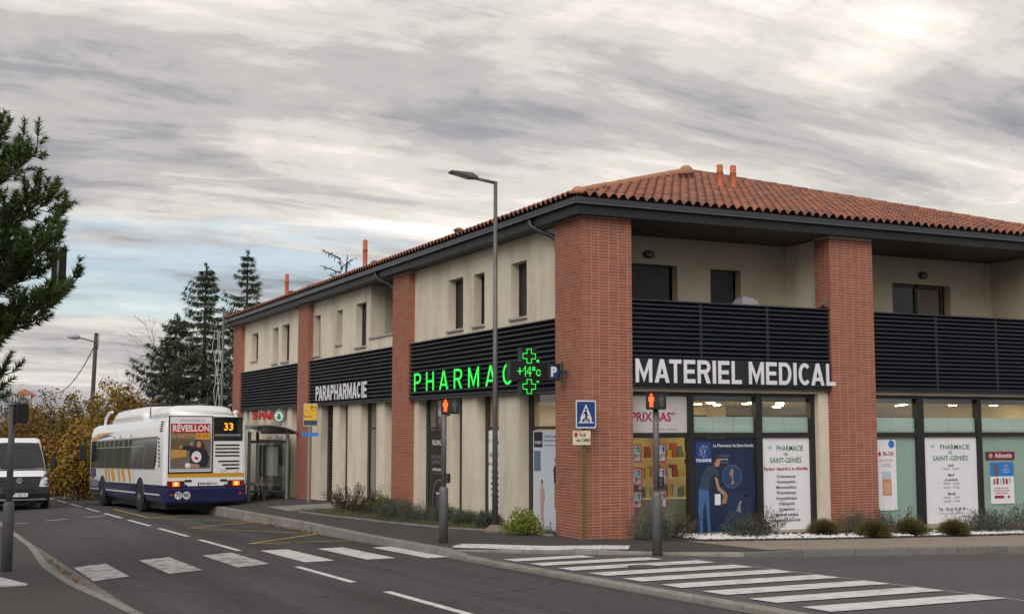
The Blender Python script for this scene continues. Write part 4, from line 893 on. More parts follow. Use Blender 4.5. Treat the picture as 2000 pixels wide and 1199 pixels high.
for k in range(3): text(p, ['Protégez votre chien', 'tiques puces moustiques', 'jusqu\'au printemps'][k], w * .45, h * (.38 - .06 * k), .05, CRIM, .003, .001)
rect(p, 'red_tag', w * .15, w * .55, h * .13, h * .20, CRIM, .003); poly(p, 'round_logo', disc(w * .75, h * .165, .035), CRIM, .003)

# posters on the long facade (print faces the main road)
p, w, h = poster('poster', 'black cosmetics poster with white lettering and a jar behind the pedestrian signal', 7.45, 9.05, -.2, 2.02, BLKP, WD + .012, 'L')
text(p, 'FILORGA', w * .42, h * .86, .17, WHITE, .003, .004); text(p, 'L\'ANTI-ÂGE', w * .38, h * .70, .14, GRYP, .003, .001); text(p, 'SUPRÊME', w * .38, h * .64, .14, GRYP, .003, .001); text(p, 'GLOBAL-REPAIR', w * .42, h * .56, .09, WHITE, .003, .003); text(p, 'soin nutri-restaurateur', w * .42, h * .52, .07, GRYP, .003)
vs, fs = ring(.40, .425, 28, 0, 0); MB().add([(w * .5 + a, h * .22 + b * 1.25, .004) for a, b, c in vs], fs).build('ring_picture', GRYP, p); rect(p, 'jar_picture', w * .38, w * .66, h * .10, h * .28, flat('jar_print', (.06, .06, .07)), .003); rect(p, 'jar_lid', w * .38, w * .66, h * .285, h * .31, LILP, .003)
p, w, h = poster('poster', 'white pharmacy services poster facing the main road behind the tall lamp post', 4.38, 5.38, -.2, 2.02, WHITE, WD + .012, 'L')
list_poster(p, w, h, L1)
p, w, h = poster('poster', 'white poster of walking people beside the corner pillar', 1.2, 2.98, -.45, 2.02, flat('poster_pale', (.62, .66, .72)), WD + .012, 'L')
rect(p, 'logo_panel', .05, .45, h * .86, h * .99, flat('ink', (.01, .012, .03)), .002); text(p, 'DONJOY', .25, h * .90, .08, WHITE, .004, .002)
for k, s in enumerate(('Toujours bouger', 'même mieux qu\'avant')): text(p, s, .52, h * (.955 - .035 * k), .085, DKP, .003, align='LEFT')
rect(p, 'line', .52, 1.6, h * .875, h * .88, DKP, .003)
rect(p, 'photo_panel', .05, .36, h * .66, h * .83, flat('photo_blue', (.12, .18, .30)), .002); rect(p, 'photo_panel', 1.30, 1.7, h * .64, h * .82, flat('photo_green', (.35, .50, .25)), .002)
def figure(p, x, y, s, top, leg, hairc):
    poly(p, 'figure_legs', [(x - .10 * s, y), (x - .03 * s, y), (x, y + .55 * s), (x + .06 * s, y + .06 * s), (x + .14 * s, y + .05 * s), (x + .12 * s, y + .80 * s), (x - .10 * s, y + .80 * s)], leg, .0030)
    poly(p, 'figure_top', [(x - .11 * s, y + .78 * s), (x + .13 * s, y + .78 * s), (x + .17 * s, y + 1.22 * s), (x + .05 * s, y + 1.33 * s), (x - .06 * s, y + 1.33 * s), (x - .16 * s, y + 1.2 * s)], top, .0034)
    poly(p, 'figure_head', disc(x + .01 * s, y + 1.43 * s, .075 * s, .095 * s, 12), SKIN, .0036); poly(p, 'figure_hair', [(x - .07 * s, y + 1.44 * s), (x - .05 * s, y + 1.54 * s), (x + .03 * s, y + 1.56 * s), (x + .09 * s, y + 1.50 * s), (x + .02 * s, y + 1.48 * s)], hairc, .0040)
    poly(p, 'figure_arm', [(x + .12 * s, y + 1.22 * s), (x + .17 * s, y + 1.2 * s), (x + .20 * s, y + .9 * s), (x + .10 * s, y + .8 * s), (x + .10 * s, y + .86 * s), (x + .15 * s, y + .92 * s)], SKIN, .0038)
figure(p, 1.05, h * .36, .66, flat('ink2', (.012, .014, .03)), TANP, DKP); figure(p, .42, h * .20, .62, flat('rose', (.55, .35, .33)), flat('rose2', (.5, .30, .28)), flat('hair2', (.06, .03, .02)))
rect(p, 'photo_panel', .08, 1.7, h * .02, h * .18, flat('photo_sky', (.42, .50, .58)), .002); figure(p, .80, h * .0 + .05, .36, flat('rose3', (.5, .25, .25)), LILP, DKP); figure(p, 1.15, .05, .38, flat('tealp', (.08, .28, .30)), TANP, DKP); figure(p, .35, .05, .34, CRIM, DKP, DKP)
p, w, h = poster('poster', 'small magenta notice on the glass door below PARAPHARMACIE', 12.55, 12.95, 1.35, 1.75, PINKP, WD + .01, 'L', cat='notice')
text(p, 'P', w * .5, h * .62, .18, WHITE, .003, .003)
# grey covered bundle on the balcony, lamp clutter on the rail
t = tag(MB().add([(3.95, .35, 4.60), (4.40, .35, 4.60), (4.40, .8, 4.6), (3.95, .8, 4.6), (3.93, .3, 4.2), (4.5, .3, 4.2), (4.5, .85, 4.2), (3.93, .85, 4.2), (4.04, .42, 4.80), (4.27, .42, 4.78), (4.25, .72, 4.77), (4.06, .7, 4.79), (3.98, .36, 4.66), (4.36, .37, 4.72)],
        [(4, 5, 1, 0), (5, 6, 2, 1), (6, 7, 3, 2), (7, 4, 0, 3), (0, 1, 13, 12), (12, 13, 9, 8), (1, 2, 10, 9, 13), (2, 3, 11, 10), (3, 0, 12, 8, 11), (8, 9, 10, 11)]).build('covered_bundle', mat('grey_sheet', (.32, .32, .35), (.22, .22, .25), 14, .55, 0, .5, 22)), 'grey sheeted bundle behind the balcony rail', 'bundle')
tt = tag(MB().bbox(5.78, 5.95, .03, .16, 4.595, 4.63, .01).tube([(5.88, .10, 4.63), (5.86, .10, 4.66), (5.80, .02, 4.70)], [.02, .03, .045], 8).build('spot_lamp', BLACK), 'small black spot lamp on the end of the balcony rail', 'lamp')

# ---------------------------------------------------------------- street furniture
FWD = Vector((math.sin(YAW) * math.cos(PITCH), math.cos(YAW) * math.cos(PITCH), math.sin(PITCH))); RGT = Vector((math.cos(YAW), -math.sin(YAW), 0)); UPV = RGT.cross(FWD)
def at(px, py, depth): return CAMP + (FWD + RGT * (px - 1000) / 2440 - UPV * (py - 599.5) / 2440) * depth
def street_lamp(label, x, y, zg, h, arm, r0, r1, foot=True):
    t = thing('street_lamp', label, 'lamp post', (x, y, zg), group='modern street lamps on the pavement')
    MB().tube([(0, 0, -.1), (0, 0, h * .45), (0, 0, h)], [r0, (r0 + r1) / 2, r1], 14).build('pole', POLE, t, True)
    if foot: MB().lathe([(.24, -.05), (.235, .03), (.15, .10), (.11, .13), (r0 + .004, .14)], n=8).build('base', flat('concrete_foot', (.22, .18, .14), .9), t)
    MB().tube([(.02, 0, h - .03), (-arm * .45, 0, h + .03)], .035, 8).build('arm', POLE, t, True)
    a = arm
    hd = MB().add([(-a * .42, -.05, h + .01), (-a * .42, .05, h + .01), (-a * .58, .15, h + .02), (-a * .58, -.15, h + .02), (-a * 1.02, -.12, h + .10), (-a * 1.02, .12, h + .10),
                   (-a * .42, -.05, h + .07), (-a * .42, .05, h + .07), (-a * .58, .13, h + .12), (-a * .58, -.13, h + .12), (-a * 1.03, -.11, h + .135), (-a * 1.03, .11, h + .135)],
                  [(0, 1, 2, 3), (3, 2, 5, 4), (6, 9, 8, 7), (9, 10, 11, 8), (0, 6, 7, 1), (1, 7, 8, 2), (2, 8, 11, 5), (5, 11, 10, 4), (4, 10, 9, 3), (3, 9, 6, 0)]).build('lamp_head', flat('lamp_head_grey', (.10, .11, .11), .5), t)
    MB().add([(-a * .62, -.10, h + .02), (-a * .62, .10, h + .02), (-a * .97, .10, h + .083), (-a * .97, -.10, h + .083)], [(0, 1, 2, 3)]).build('diffuser', flat('lamp_diffuser', (.30, .31, .31), .3), hd)
    
    return t
street_lamp('tall grey street lamp with a concrete foot standing in front of the PHARMACIE letters', -.66, 2.57, zwalk(-.66, 2.57), 7.24, 1.0, .062, .040)
tl = street_lamp('slim street lamp at the far end of the building with white garland frame on it', -.42, 29.4, -.5, 7.35, .95, .06, .04, False)
g = thing('garland_frame', 'white unlit festive garland frame hung on the far lamp post', 'decoration', (-.42, 29.4, 0))
W_ = flat('garland_white', (.55, .55, .58)); m = MB()
gr_ = random.Random(4)
for k in range(4):
    pts = []
    for i in range(15): z = 5.95 - i * .235; pts.append((-.10 - .085 * k * (1 - .035 * i) - .05 * math.sin(i * .8 + k * 1.9) + gr_.uniform(-.03, .03), .02 * k - .04, z))
    m.tube(pts, .011, 4)
m.tube([(-.06, 0, 5.95), (-.55, 0, 5.98)], .014, 4).tube([(-.06, 0, 4.2), (-.45, 0, 4.2)], .012, 4)
m.build('garland', W_, g)

def ped_signal(label, x, y, zg, facing, dx, h=2.62, back=False):
    t = thing('pedestrian_signal', label, 'pedestrian signal', (x, y, zg), group='pedestrian signals at the crossings')
    MB().lathe([(.085, -.05), (.085, .98), (.08, 1.01), (.055, 1.05)], n=14).build('sleeve', POLE, t, True)
    MB().tube([(0, 0, 1.02), (0, 0, h - .05)], .05, 12).build('pole', POLE, t, True)
    MB().lathe([(.052, h - .05), (.05, h - .02), (.02, h)], n=12).build('pole_cap', POLE, t, True)
    n = Vector(facing).normalized(); r = Vector((-n.y, n.x, 0))          # right-hand side as seen from the front
    b = MB().bbox(-.17, .17, -.155, .155, -.17, 0, .015).build('signal_box', BLACK, t); b.matrix_basis = plane_mtx(Vector((0, 0, h - .16)) + r * dx + n * (.19 if abs(dx) < .05 else .07), r, (0, 0, 1)); 
    b.parent = t
    if not back:
        for s_ in (-1, 1):
            MB().box(s_ * .085 - .075, s_ * .085 + .075, -.135, .135, .001, .006).build('lens', flat('signal_lens', (.015, .016, .016), .25), b)
        def man(mm, cx, z):
            q = MB().prism(disc(cx, .092, .022, .022, 10), z, z + .002)
            q.prism([(cx - .045, .055), (cx - .045, -.02), (cx - .030, -.02), (cx - .028, -.005), (cx - .030, -.115), (cx - .006, -.115), (cx, -.03), (cx + .006, -.115), (cx + .030, -.115), (cx + .028, -.005), (cx + .030, -.02), (cx + .045, -.02), (cx + .045, .055), (cx + .02, .065), (cx - .02, .065)][::1], z, z + .002)
            q.build('lit_figure' if mm is REDL else 'unlit_figure', mm, b)
        man(REDL, -.085, .007); man(flat('unlit_man', (.05, .06, .06)), .085, .007)
        for s_ in (-1, 1): MB().box(s_ * .085 - .08, s_ * .085 + .08, .137, .142, .004, .07).build('hood', BLACK, b)
    MB().tube([(r * dx * .5 + n * .04 + Vector((0, 0, h - .34)))[:], (r * dx + n * .05 + Vector((0, 0, h - .33)))[:]], .022, 6).build('bracket', BLACK, t)
    p = MB().lathe([(.03, -.09), (.055, -.085), (.06, 0), (.055, .085), (.03, .09)], n=10).build('push_button_box', BLACK, t, loc=tuple(r * .075 + Vector((0, 0, 1.2)) + n * .03))
    for dz in (.035, -.035): MB().lathe([(.022, 0), (.02, .008)], n=8, axis='y').build('button', flat('button_grey', (.12, .13, .13)), p, loc=(n.x * .058, n.y * .058, dz))
    return t
def vtx(o): return o
ped_signal('pedestrian signal with lit red man before the black FILOR poster'.replace('FILOR poster', 'cosmetics poster'), -2.42, 1.05, zwalk(-2.42, 1.05), (-.48, -.88, 0), .12, 2.72)
ped_signal('pedestrian signal with lit red man in front of the pink price cards', -.02, -2.62, corner_z(-.02, -2.62), (-.48, -.88, 0), .0, 2.74)
ped_signal('pedestrian signal seen from behind beside the ribbed white paving slab', -10.05, .55, ktl(.5) + .04, (.95, .27, 0), .0, 2.60)

# zebra crossing sign and street name plate on one olive pole
t = thing('crossing_sign', 'blue pedestrian crossing sign on an olive pole before the corner pillar', 'traffic sign', (-.10, -.20, -.03))
MB().box(-.025, .025, -.025, .025, -.05, 2.2).build('pole', OLIVE, t)
nn = Vector((.10, -.99, 0)).normalized(); rr = Vector((-nn.y, nn.x, 0))
pl = MB().bbox(-.235, .235, -.265, .265, -.03, 0, .012).build('panel', OLIVE, t); pl.matrix_basis = plane_mtx(nn * .075 + Vector((0, 0, 2.36)), rr, (0, 0, 1)); pl.parent = t
def rrect(w, h, r, n=4):
    o = []
    for cx, cy, a in ((w - r, h - r, 0), (-w + r, h - r, 90), (-w + r, -h + r, 180), (w - r, -h + r, 270)): o += [(cx + r * math.cos(R(a + 90 * i / n)), cy + r * math.sin(R(a + 90 * i / n))) for i in range(n + 1)]
    return o
poly(pl, 'border', rrect(.23, .26, .03), WHITEL, .002); poly(pl, 'blue_field', rrect(.205, .235, .015), BLUEP, .0035); poly(pl, 'white_triangle', [(-.175, -.165), (.175, -.165), (0, .19)], WHITEL, .005)
poly(pl, 'walker', disc(-.005, .085, .024, .026, 10), BLKP, .0065); poly(pl, 'walker', [(-.035, .05), (.02, .055), (.03, .0), (.065, -.03), (.055, -.042), (.018, -.015), (.02, -.05), (.07, -.14), (.045, -.14), (0, -.07), (-.03, -.10), (-.045, -.145), (-.07, -.14), (-.05, -.09), (-.02, -.05), (-.02, 0), (-.05, .01), (-.06, -.02), (-.072, -.015)], BLKP, .0065)
for k in range(5): a = -.13 + .065 * k; poly(pl, 'zebra_mark', [(a - .018 - .012 * (k - 2) * -1, -.145), (a + .008 - .012 * (k - 2) * -1, -.145), (a + .012, -.085), (a - .008, -.085)], BLKP, .0062)
sp = MB().bbox(-.17, .17, -.135, .135, -.012, 0, .005).build('name_plate', CREAM, t); sp.matrix_basis = plane_mtx(Vector((-.07, -.05, 1.92)), (.95, -.30, 0), (0, 0, 1)); sp.parent = t
text(sp, 'RUE', .02, .05, .085, DKP, .003, .002, xs=.8); text(sp, 'des CIMES', .03, -.045, .085, DKP, .003, .002, xs=.72); poly(sp, 'crest', [(-.14, .095), (-.08, .095), (-.08, .03), (-.11, .01), (-.14, .03)], CRIM, .003)
MB().box(-.05, .05, -.05, .02, 1.86, 1.90).box(-.05, .05, -.07, .02, 2.4, 2.44).build('clamp', OLIVE, t)

# bus stop flag
t = thing('bus_stop_sign', 'yellow and orange bus stop flag on a slim grey pole by the brick pillar', 'bus stop sign', (-.42, 16.9, zwalk(-.42, 16.9)))
MB().tube([(0, 0, -.05), (0, 0, 2.5)], .04, 10).build('pole', flat('pale_blue_pole', (.23, .27, .31), .4), t)
fl = MB().bbox(-.26, .24, -.40, .40, -.04, 0, .01).build('flag', flat('flag_frame', (.45, .48, .50)), t); fl.matrix_basis = plane_mtx(Vector((.02, -.05, 2.66)), (.90, -.43, 0), (0, 0, 1)) @ Matrix.Scale(.88, 4); fl.parent = t
rect(fl, 'orange_panel', -.24, .22, -.18, .38, YELP); rect(fl, 'dark_strip', -.24, .22, -.36, -.19, flat('slate_print', (.03, .045, .07)))
vs, fs = ring(.115, .13, 20, .12, .27); MB().add([(min(a, .218), min(b, .378), .005) for a, b, c in vs], fs).build('circle', DKP, fl); text(fl, 'BUS', .11, .27, .12, DKP, .004, .002); text(fl, 'Montbet', -.10, -.05, .085, DKP, .004, .001)
f2 = MB().box(-.27, .24, -.06, .06, -.02, 0).build('blue_strip', SKYP, t); f2.matrix_basis = plane_mtx(Vector((.02, -.05, 2.06)), (.90, -.43, 0), (0, 0, 1)); f2.parent = t

# bus shelter
SX0, SX1, SY0, SY1 = -1.55, -.28, 19.95, 24.0
zsh = zwalk(-1.0, 20.5)
t = thing('bus_shelter', 'glass bus shelter with arched roof and red trim beside the brick pillar', 'bus shelter', (0, 0, zsh))
BP = flat('shelter_blue_grey', (.20, .23, .27), .4); DK = flat('shelter_bar', (.035, .05, .06), .4)
for x, y in ((SX0, SY0), (SX1, SY0), (SX0, SY1), (SX1, SY1)): MB().tube([(x, y, -.1), (x, y, 2.25)], .055, 10).build('post', BP, t)
MB().box(SX0 + .05, SX1 - .05, SY0 - .03, SY0 + .03, 1.88, 1.97).build('bar', DK, t); MB().box(SX0 + .05, SX1 - .05, SY0 - .03, SY0 + .03, .26, .34).build('bar', DK, t)
MB().box(SX1 - .03, SX1 + .03, SY0 + .05, SY1 - .05, 1.88, 1.97).build('bar', DK, t); MB().box(SX1 - .03, SX1 + .03, SY0 + .05, SY1 - .05, .26, .34).build('bar', DK, t)
SG = glass('shelter_glass', (.93, .96, .95), .05)
MB().box(SX0 + .05, SX1 - .05, SY0 - .006, SY0 + .006, .34, 1.88).build('pane', SG, t)
for k in range(3): a = SY0 + .06 + 1.32 * k; MB().box(SX1 - .006, SX1 + .006, a, a + 1.28, .34, 1.88).build('pane', SG, t)
b = MB(); c = MB(); n = 12; W2 = 2.0; xc = (SX0 + SX1) / 2 - .15
for i in range(n):
    a0, a1 = -1 + 2 * i / n, -1 + 2 * (i + 1) / n; f = lambda q: 2.22 + .22 * (1 - q * q)
    b.add([(xc + W2 / 2 * a0, SY0 - .35, f(a0)), (xc + W2 / 2 * a1, SY0 - .35, f(a1)), (xc + W2 / 2 * a1, SY1 + .3, f(a1)), (xc + W2 / 2 * a0, SY1 + .3, f(a0)), (xc + W2 / 2 * a0, SY0 - .35, f(a0) + .025), (xc + W2 / 2 * a1, SY0 - .35, f(a1) + .025), (xc + W2 / 2 * a1, SY1 + .3, f(a1) + .025), (xc + W2 / 2 * a0, SY1 + .3, f(a0) + .025)],
          [(0, 1, 2, 3), (7, 6, 5, 4), (4, 5, 1, 0), (6, 7, 3, 2)])
roof = b.build('roof', flat('smoked_roof', (.24, .21, .19), .35), t)
for k in range(6): y0 = SY0 - .36 + .92 * k; MB().tube([(xc + W2 / 2 * q, y0, 2.245 + .22 * (1 - q * q)) for q in [i / 5 - 1 for i in range(11)]], .018, 5).build('rib', BP, roof)
for s_ in (-1, 1): MB().box(xc + s_ * W2 / 2 - .03, xc + s_ * W2 / 2 + .03, SY0 - .38, SY1 + .3, 2.17, 2.24).build('red_trim', flat('shelter_red', (.33, .025, .02), .4), roof)
MB().bbox(-1.15, -.35, SY0 + .5, SY0 + 2.3, .46, .50, .01).build('bench_seat', flat('bench_grey', (.22, .23, .24), .4), t)
for y in (SY0 + .7, SY0 + 2.0): MB().tube([(-.85, y, -.05), (-.85, y, .47)], .035, 8).build('bench_leg', BP, t)
fp = MB().box(-.98, -.95, SY0 + .25, SY0 + .95, .75, 1.82).build('poster_case', DK, t); fp.rotation_euler = (0, 0, 0)
MB().box(-.95, -.50, SY0 + .20, SY0 + .23, .75, 1.82).build('timetable_frame', DK, t); MB().box(-.92, -.55, SY0 + .192, SY0 + .199, .80, 1.77).build('timetable', flat('timetable_paper', (.35, .37, .37), .5), t)
MB().box(-.42, -.36, SY0 + 3.0, SY0 + 3.05, -.1, .4).build('bin_post', DK, t)

# wooden utility pole with old lamp and cable
up = at(174, 965, 66.5); zz = zbase(up.y)
t = thing('utility_pole', 'tall wooden utility pole with an old street lamp and cable, behind the bus', 'utility pole', (up.x, up.y, zz))
WOOD = mat('pole_wood', (.085, .065, .058), (.055, .042, .038), 10, .9, 0, .4, 40, stretch=(1, 1, .15)); H_ = 8.45
MB().tube([(0, 0, -.3), (0, 0, H_ / 2), (.10, 0, H_)], [.13, .12, .10], 10).build('pole', WOOD, t, True)
MB().tube([(.05, -.12, H_ - .5), (-.45, -.12, H_ - .36), (-.8, -.12, H_ - .30)], .035, 6).build('lamp_arm', GREY, t)
MB().lathe([(.03, 0), (.10, .15), (.14, .4), (.11, .62), (.03, .70)], n=10, axis='x').build('lamp_head', mat('lamp_shell', (.40, .42, .46), None, 4, .4), t, True, loc=(-1.42, -.12, H_ - .26))
MB().tube([(.1, -.1, H_ - .1), (.22, -.1, H_ - .05), (.24, -.1, H_ - .3), (.18, -.1, H_ - .9)], .02, 5).build('cable_loop', BLACK, t)
MB().box(-.14, .02, -.2, -.10, 3.2, 3.6).build('junction_box', GREY, t)
e = at(108, 768, 92); a = Vector((up.x, up.y - .1, zz + H_ - .75)); m = MB(); pts = []
for i in range(17): q = i / 16; p = a.lerp(e, q); p.z -= 1.1 * 4 * q * (1 - q) * .55; pts.append(tuple(p - Vector((up.x, up.y, zz))))
m.tube(pts, .028, 5).build('cable', BLACK, t)
# overhead traffic signal partly behind the pine (seen from the back)
c = at(115, 523, 30); base = at(-70, 900, 30.5); gz = ktl(base.y)
t = thing('overhead_signal', 'overhead traffic signal on a mast, dark backboard seen from behind through pine branches', 'traffic signal', (base.x, base.y, gz))
l = lambda v: tuple(Vector(v) - Vector((base.x, base.y, gz)))
MB().tube([(0, 0, -.1), (0, 0, c.z + .45 - gz)], [.10, .07], 10).build('mast', GREY, t); MB().tube([(0, 0, c.z + .35 - gz), l((c.x, c.y + .12, c.z + .50))], [.06, .045], 8).build('arm', GREY, t)
bb = MB().bbox(-.17, .17, -.03, .03, -.50, .50, .01).build('backboard', flat('matt_black', (.008, .008, .009), .95), t, loc=l(c)); bb.rotation_euler = (0, 0, -YAW * .8)
MB().bbox(-.11, .11, .03, .22, -.46, .46, .02).build('signal_housing', BLACK, bb); MB().tube([(.0, -.06, .62), (.0, -.06, -.56)], .03, 8).build('bracket', GREY, bb)

# ---------------------------------------------------------------- vehicles
def wheel(parent, x, y, r, w, side, rim_m, name='wheel'):
    s = side
    o = MB().lathe([(r * .62, -w / 2), (r * .93, -w / 2), (r, -w / 2 + .04), (r, w / 2 - .04), (r * .93, w / 2), (r * .62, w / 2)], n=28, axis='x').build(name, RUBBER, parent, True, loc=(x, y, r))
    MB().lathe([(r * .64, w * .30), (r * .60, w * .44), (r * .5, w * .36), (r * .28, w * .40), (r * .22, w * .58), (r * .05, w * .6)] if s > 0 else [(r * .05, -w * .6), (r * .22, -w * .58), (r * .28, -w * .40), (r * .5, -w * .36), (r * .60, -w * .44), (r * .64, -w * .30)], n=20, axis='x').build('rim', rim_m, o, True)
    for k in range(8):
        a = k * math.pi / 4; MB().lathe([(.018, 0), (.014, s * .03)] if s > 0 else [(.014, s * .03), (.018, 0)], n=6, axis='x').build('wheel_nut', GREY, o, loc=(s * w * .40, math.cos(a) * r * .34, math.sin(a) * r * .34))
    return o
def loft(secs, closed=True):
    """secs: list of rings (lists of points) with equal counts"""
    m = MB(); n = len(secs[0])
    for s in secs: m.v += [tuple(p) for p in s]
    for i in range(len(secs) - 1):
        for k in range(n if closed else n - 1): m.f.append((i * n + k, i * n + (k + 1) % n, (i + 1) * n + (k + 1) % n, (i + 1) * n + k)); m.m.append(0)
    m.f.append(tuple(range(n))[::-1]); m.m.append(0); e = (len(secs) - 1) * n; m.f.append(tuple(e + k for k in range(n))); m.m.append(0)
    return m
RIM = mat('steel_rim', (.20, .20, .21), (.14, .14, .15), 8, .5, .4)
DGLASS = mat('tinted_glass', (.010, .013, .014), (.014, .018, .018), 2, .04, 0, spec=.8)
BBLUE = mat('bus_blue', (.009, .012, .068), (.013, .016, .085), 2, .3, coat=.4); BYEL = flat('bus_yellow', (.66, .36, .03), .35); BVIO = flat('bus_violet', (.09, .06, .24), .35)
HS = [(1.14, .34), (1.21, .42), (1.25, .60), (1.25, .90), (1.25, .96), (1.25, 1.36), (1.238, 2.36), (1.215, 2.62), (1.14, 2.82), (.98, 2.92), (.6, 2.965), (0, 2.975)]
def bus():
    c = at(400.5, 1000, 38.7); z = zr(c.x, c.y); root = thing('city_bus', 'white and blue city bus seen from behind with display 33 and poster on its rear', 'bus', (c.x, c.y, z))
    root.rotation_euler = (R(-1.29), 0, R(3.2)); root.scale = (1.045, 1.045, 1.045)
    full = [(x, zz_) for x, zz_ in HS] + [(-x, zz_) for x, zz_ in HS[-2::-1]]
    Ys = [(0, .955), (.05, .985), (.18, 1.0), (2, 1), (6, 1), (11.4, 1), (11.75, .985), (11.95, .93)]
    body = loft([[(x * s, y, .34 + (zz_ - .34) * (1 if s > .97 else .985)) for x, zz_ in full] for y, s in Ys])
    nf = len(full); nb = len(Ys) - 1
    for i in range(nb):
        for k in range(nf):
            za = full[k][1]; zb_ = full[(k + 1) % nf][1]; top = max(za, zb_); idx = i * nf + k
            body.m[idx] = 2 if (k == nf - 1) else (1 if top <= .901 else 0)
    # split rear and front caps into bands
    body.f = body.f[:-2]; body.m = body.m[:-2]
    nh = len(HS)
    for off, fl in ((0, False), ((len(Ys) - 1) * nf, True)):
        for k in range(nh - 1):
            q = [off + k, off + k + 1, off + (nf - 1 - (k + 1)), off + nf - 1 - k]
            if k + 1 == nh - 1: q = [off + k, off + k + 1, off + nf - 1 - k]
            body.f.append(tuple(q[::-1] if not fl else q)); body.m.append(1 if HS[k + 1][1] <= .901 else 0)
    bd = body.build('body', [WHITEB, BBLUE, BLACK], root)
    for p in bd.data.polygons: p.use_smooth = False
    MB().box(-1.05, 1.05, .5, 11.4, .18, .36).build('underbody', BLACK, root)
    # wheels and arches
    for s in (-1, 1):
        for y in (3.05, 9.15):
            P_ = [(y + .58 * math.cos(a), .50 + .60 * math.sin(a)) for a in [math.pi * i / 14 for i in range(15)]]
            P_ = [(y - .58, .33)] + P_[::-1] + [(y + .58, .33)]
            n = len(P_); X = s * 1.2515
            MB().add([(X, a, b) for a, b in P_] + [(X + s * .002, a, b) for a, b in P_], [tuple(range(n)), tuple(range(n, 2 * n))] + [(i, (i + 1) % n, n + (i + 1) % n, n + i) for i in range(n)]).build('wheel_arch', BLACK, root)
            MB().tube([(X, a, b) for a, b in P_[1:-1]], .022, 5).build('arch_lip', BBLUE, root)
            wheel(root, s * 1.12, y, .485, .30, s, RIM)
    wheel(root, .82, 3.05, .485, .28, 1, RIM); wheel(root, -.82, 3.05, .485, .28, -1, RIM)
    # side windows: dark panes with hopper frames
    AL = flat('alu_frame', (.30, .31, .32), .4)
    for s in (-1, 1):
        X = s * 1.2465
        def panel(name, pts, m, x=X, th=.004, par=root):
            n = len(pts); dx = lambda z: -s * .0122 * max(0, z - 1.36)
            return MB().add([(x + dx(b), a, b) for a, b in pts] + [(x + s * th + dx(b), a, b) for a, b in pts], [tuple(range(n)), tuple(range(n, 2 * n))] + [(i, (i + 1) % n, n + (i + 1) % n, n + i) for i in range(n)]).build(name, m, par)
        panel('window', [(.95, 1.62), (1.15, 1.37), (2.6, 1.37), (2.6, 2.35), (.85, 2.35)], DGLASS, X + s * .003)
        for k, y in enumerate((2.63, 4.2, 5.77, 7.34, 8.91)):
            w = panel('window', [(y, 1.37), (y + 1.54, 1.37), (y + 1.54, 2.35), (y, 2.35)], DGLASS, X + s * .003)
            for z0, z1, y0, y1 in ((2.06, 2.085, y + .05, y + 1.49), (2.31, 2.335, y + .05, y + 1.49), (2.085, 2.31, y + .05, y + .075), (2.085, 2.31, y + 1.465, y + 1.49), (2.085, 2.31, y + .75, y + .79)):
                panel('hopper_frame', [(y0, z0), (y1, z0), (y1, z1), (y0, z1)], AL, X + s * .0075, .006, w)
        panel('window', [(10.48, 1.05 if s < 0 else 1.37), (11.55, 1.05 if s < 0 else 1.37), (11.5, 2.35), (10.48, 2.35)], DGLASS, X + s * .003)
        panel('white_line', [(.4, .60), (2.45, .60), (2.45, .64), (.5, .64)], WHITEB, X + s * .006); panel('white_line', [(3.65, .60), (8.55, .60), (8.55, .64), (3.65, .64)], WHITEB, X + s * .006); panel('white_line', [(9.75, .60), (11.6, .60), (11.6, .64), (9.75, .64)], WHITEB, X + s * .006)
        panel('sill_line', [(.95, 1.345), (11.5, 1.345), (11.5, 1.365), (.95, 1.365)], AL, X + s * .006)
        for k in range(8): z = 1.42 + .115 * k; panel('vent_slot', [(.42 + .02 * k, z), (.66 + .02 * k, z + .05), (.66 + .02 * k, z + .10), (.42 + .02 * k, z + .05)], BLACK, X + s * .006)
        for k in range(5): z = 2.47 + .07 * k; panel('vent_slot', [(.30, z), (.62, z), (.62, z + .04), (.30, z + .04)], BLACK, X + s * .002 - s * .012 * max(0, k - 1))
        for y0, y1 in ((4.0, 4.85), (7.0, 7.85)): panel('flap_outline', [(y0, .93), (y0 + .012, .93), (y0 + .012, 1.34), (y0, 1.34)], GRYP, X + s * .006)
        # brush-stroke livery on the lower side and cornice
        for y0, dy, lean in ((4.3, .22, .35), (5.2, .30, .45), (6.0, .24, .30), (6.9, .34, .5), (7.7, .2, .4), (8.25, .2, .3)):
            panel('livery_stroke', [(y0, .96), (y0 + dy, .93), (y0 + dy + lean * .7, 1.14), (y0 + dy * .8 + lean, 1.345), (y0 + lean * .75, 1.345), (y0 + lean * .35, 1.12)], BYEL, X + s * .0055)
            panel('livery_stroke', [(y0 + dy + .05, .93), (y0 + dy + .09, .93), (y0 + dy + lean + .10, 1.345), (y0 + dy + lean + .05, 1.345)], BVIO, X + s * .0055)
        panel('livery_stroke', [(8.6, 2.55), (11.3, 2.38), (11.6, 2.42), (11.5, 2.47), (9.4, 2.60), (7.4, 2.60)], BYEL, X + s * .012); panel('livery_stroke', [(7.6, 2.50), (11.2, 2.365), (8.6, 2.53)], BVIO, X + s * .0115)
        panel('livery_stroke', [(10.2, 2.38), (10.45, 2.38), (10.3, 2.60), (10.1, 2.60)], BYEL, X + s * .0125)
        for y in (4.6, 6.3, 7.4): panel('livery_dot', [(y + .10 * math.cos(a), 2.42 + .05 * math.sin(a)) for a in [i * math.pi / 5 for i in range(10)]], BYEL, X + s * .009)
        panel('driver_panel', [(10.0, .70), (11.6, .70), (11.6, .95), (10.0, .95)], GRYP, X + s * .0045)
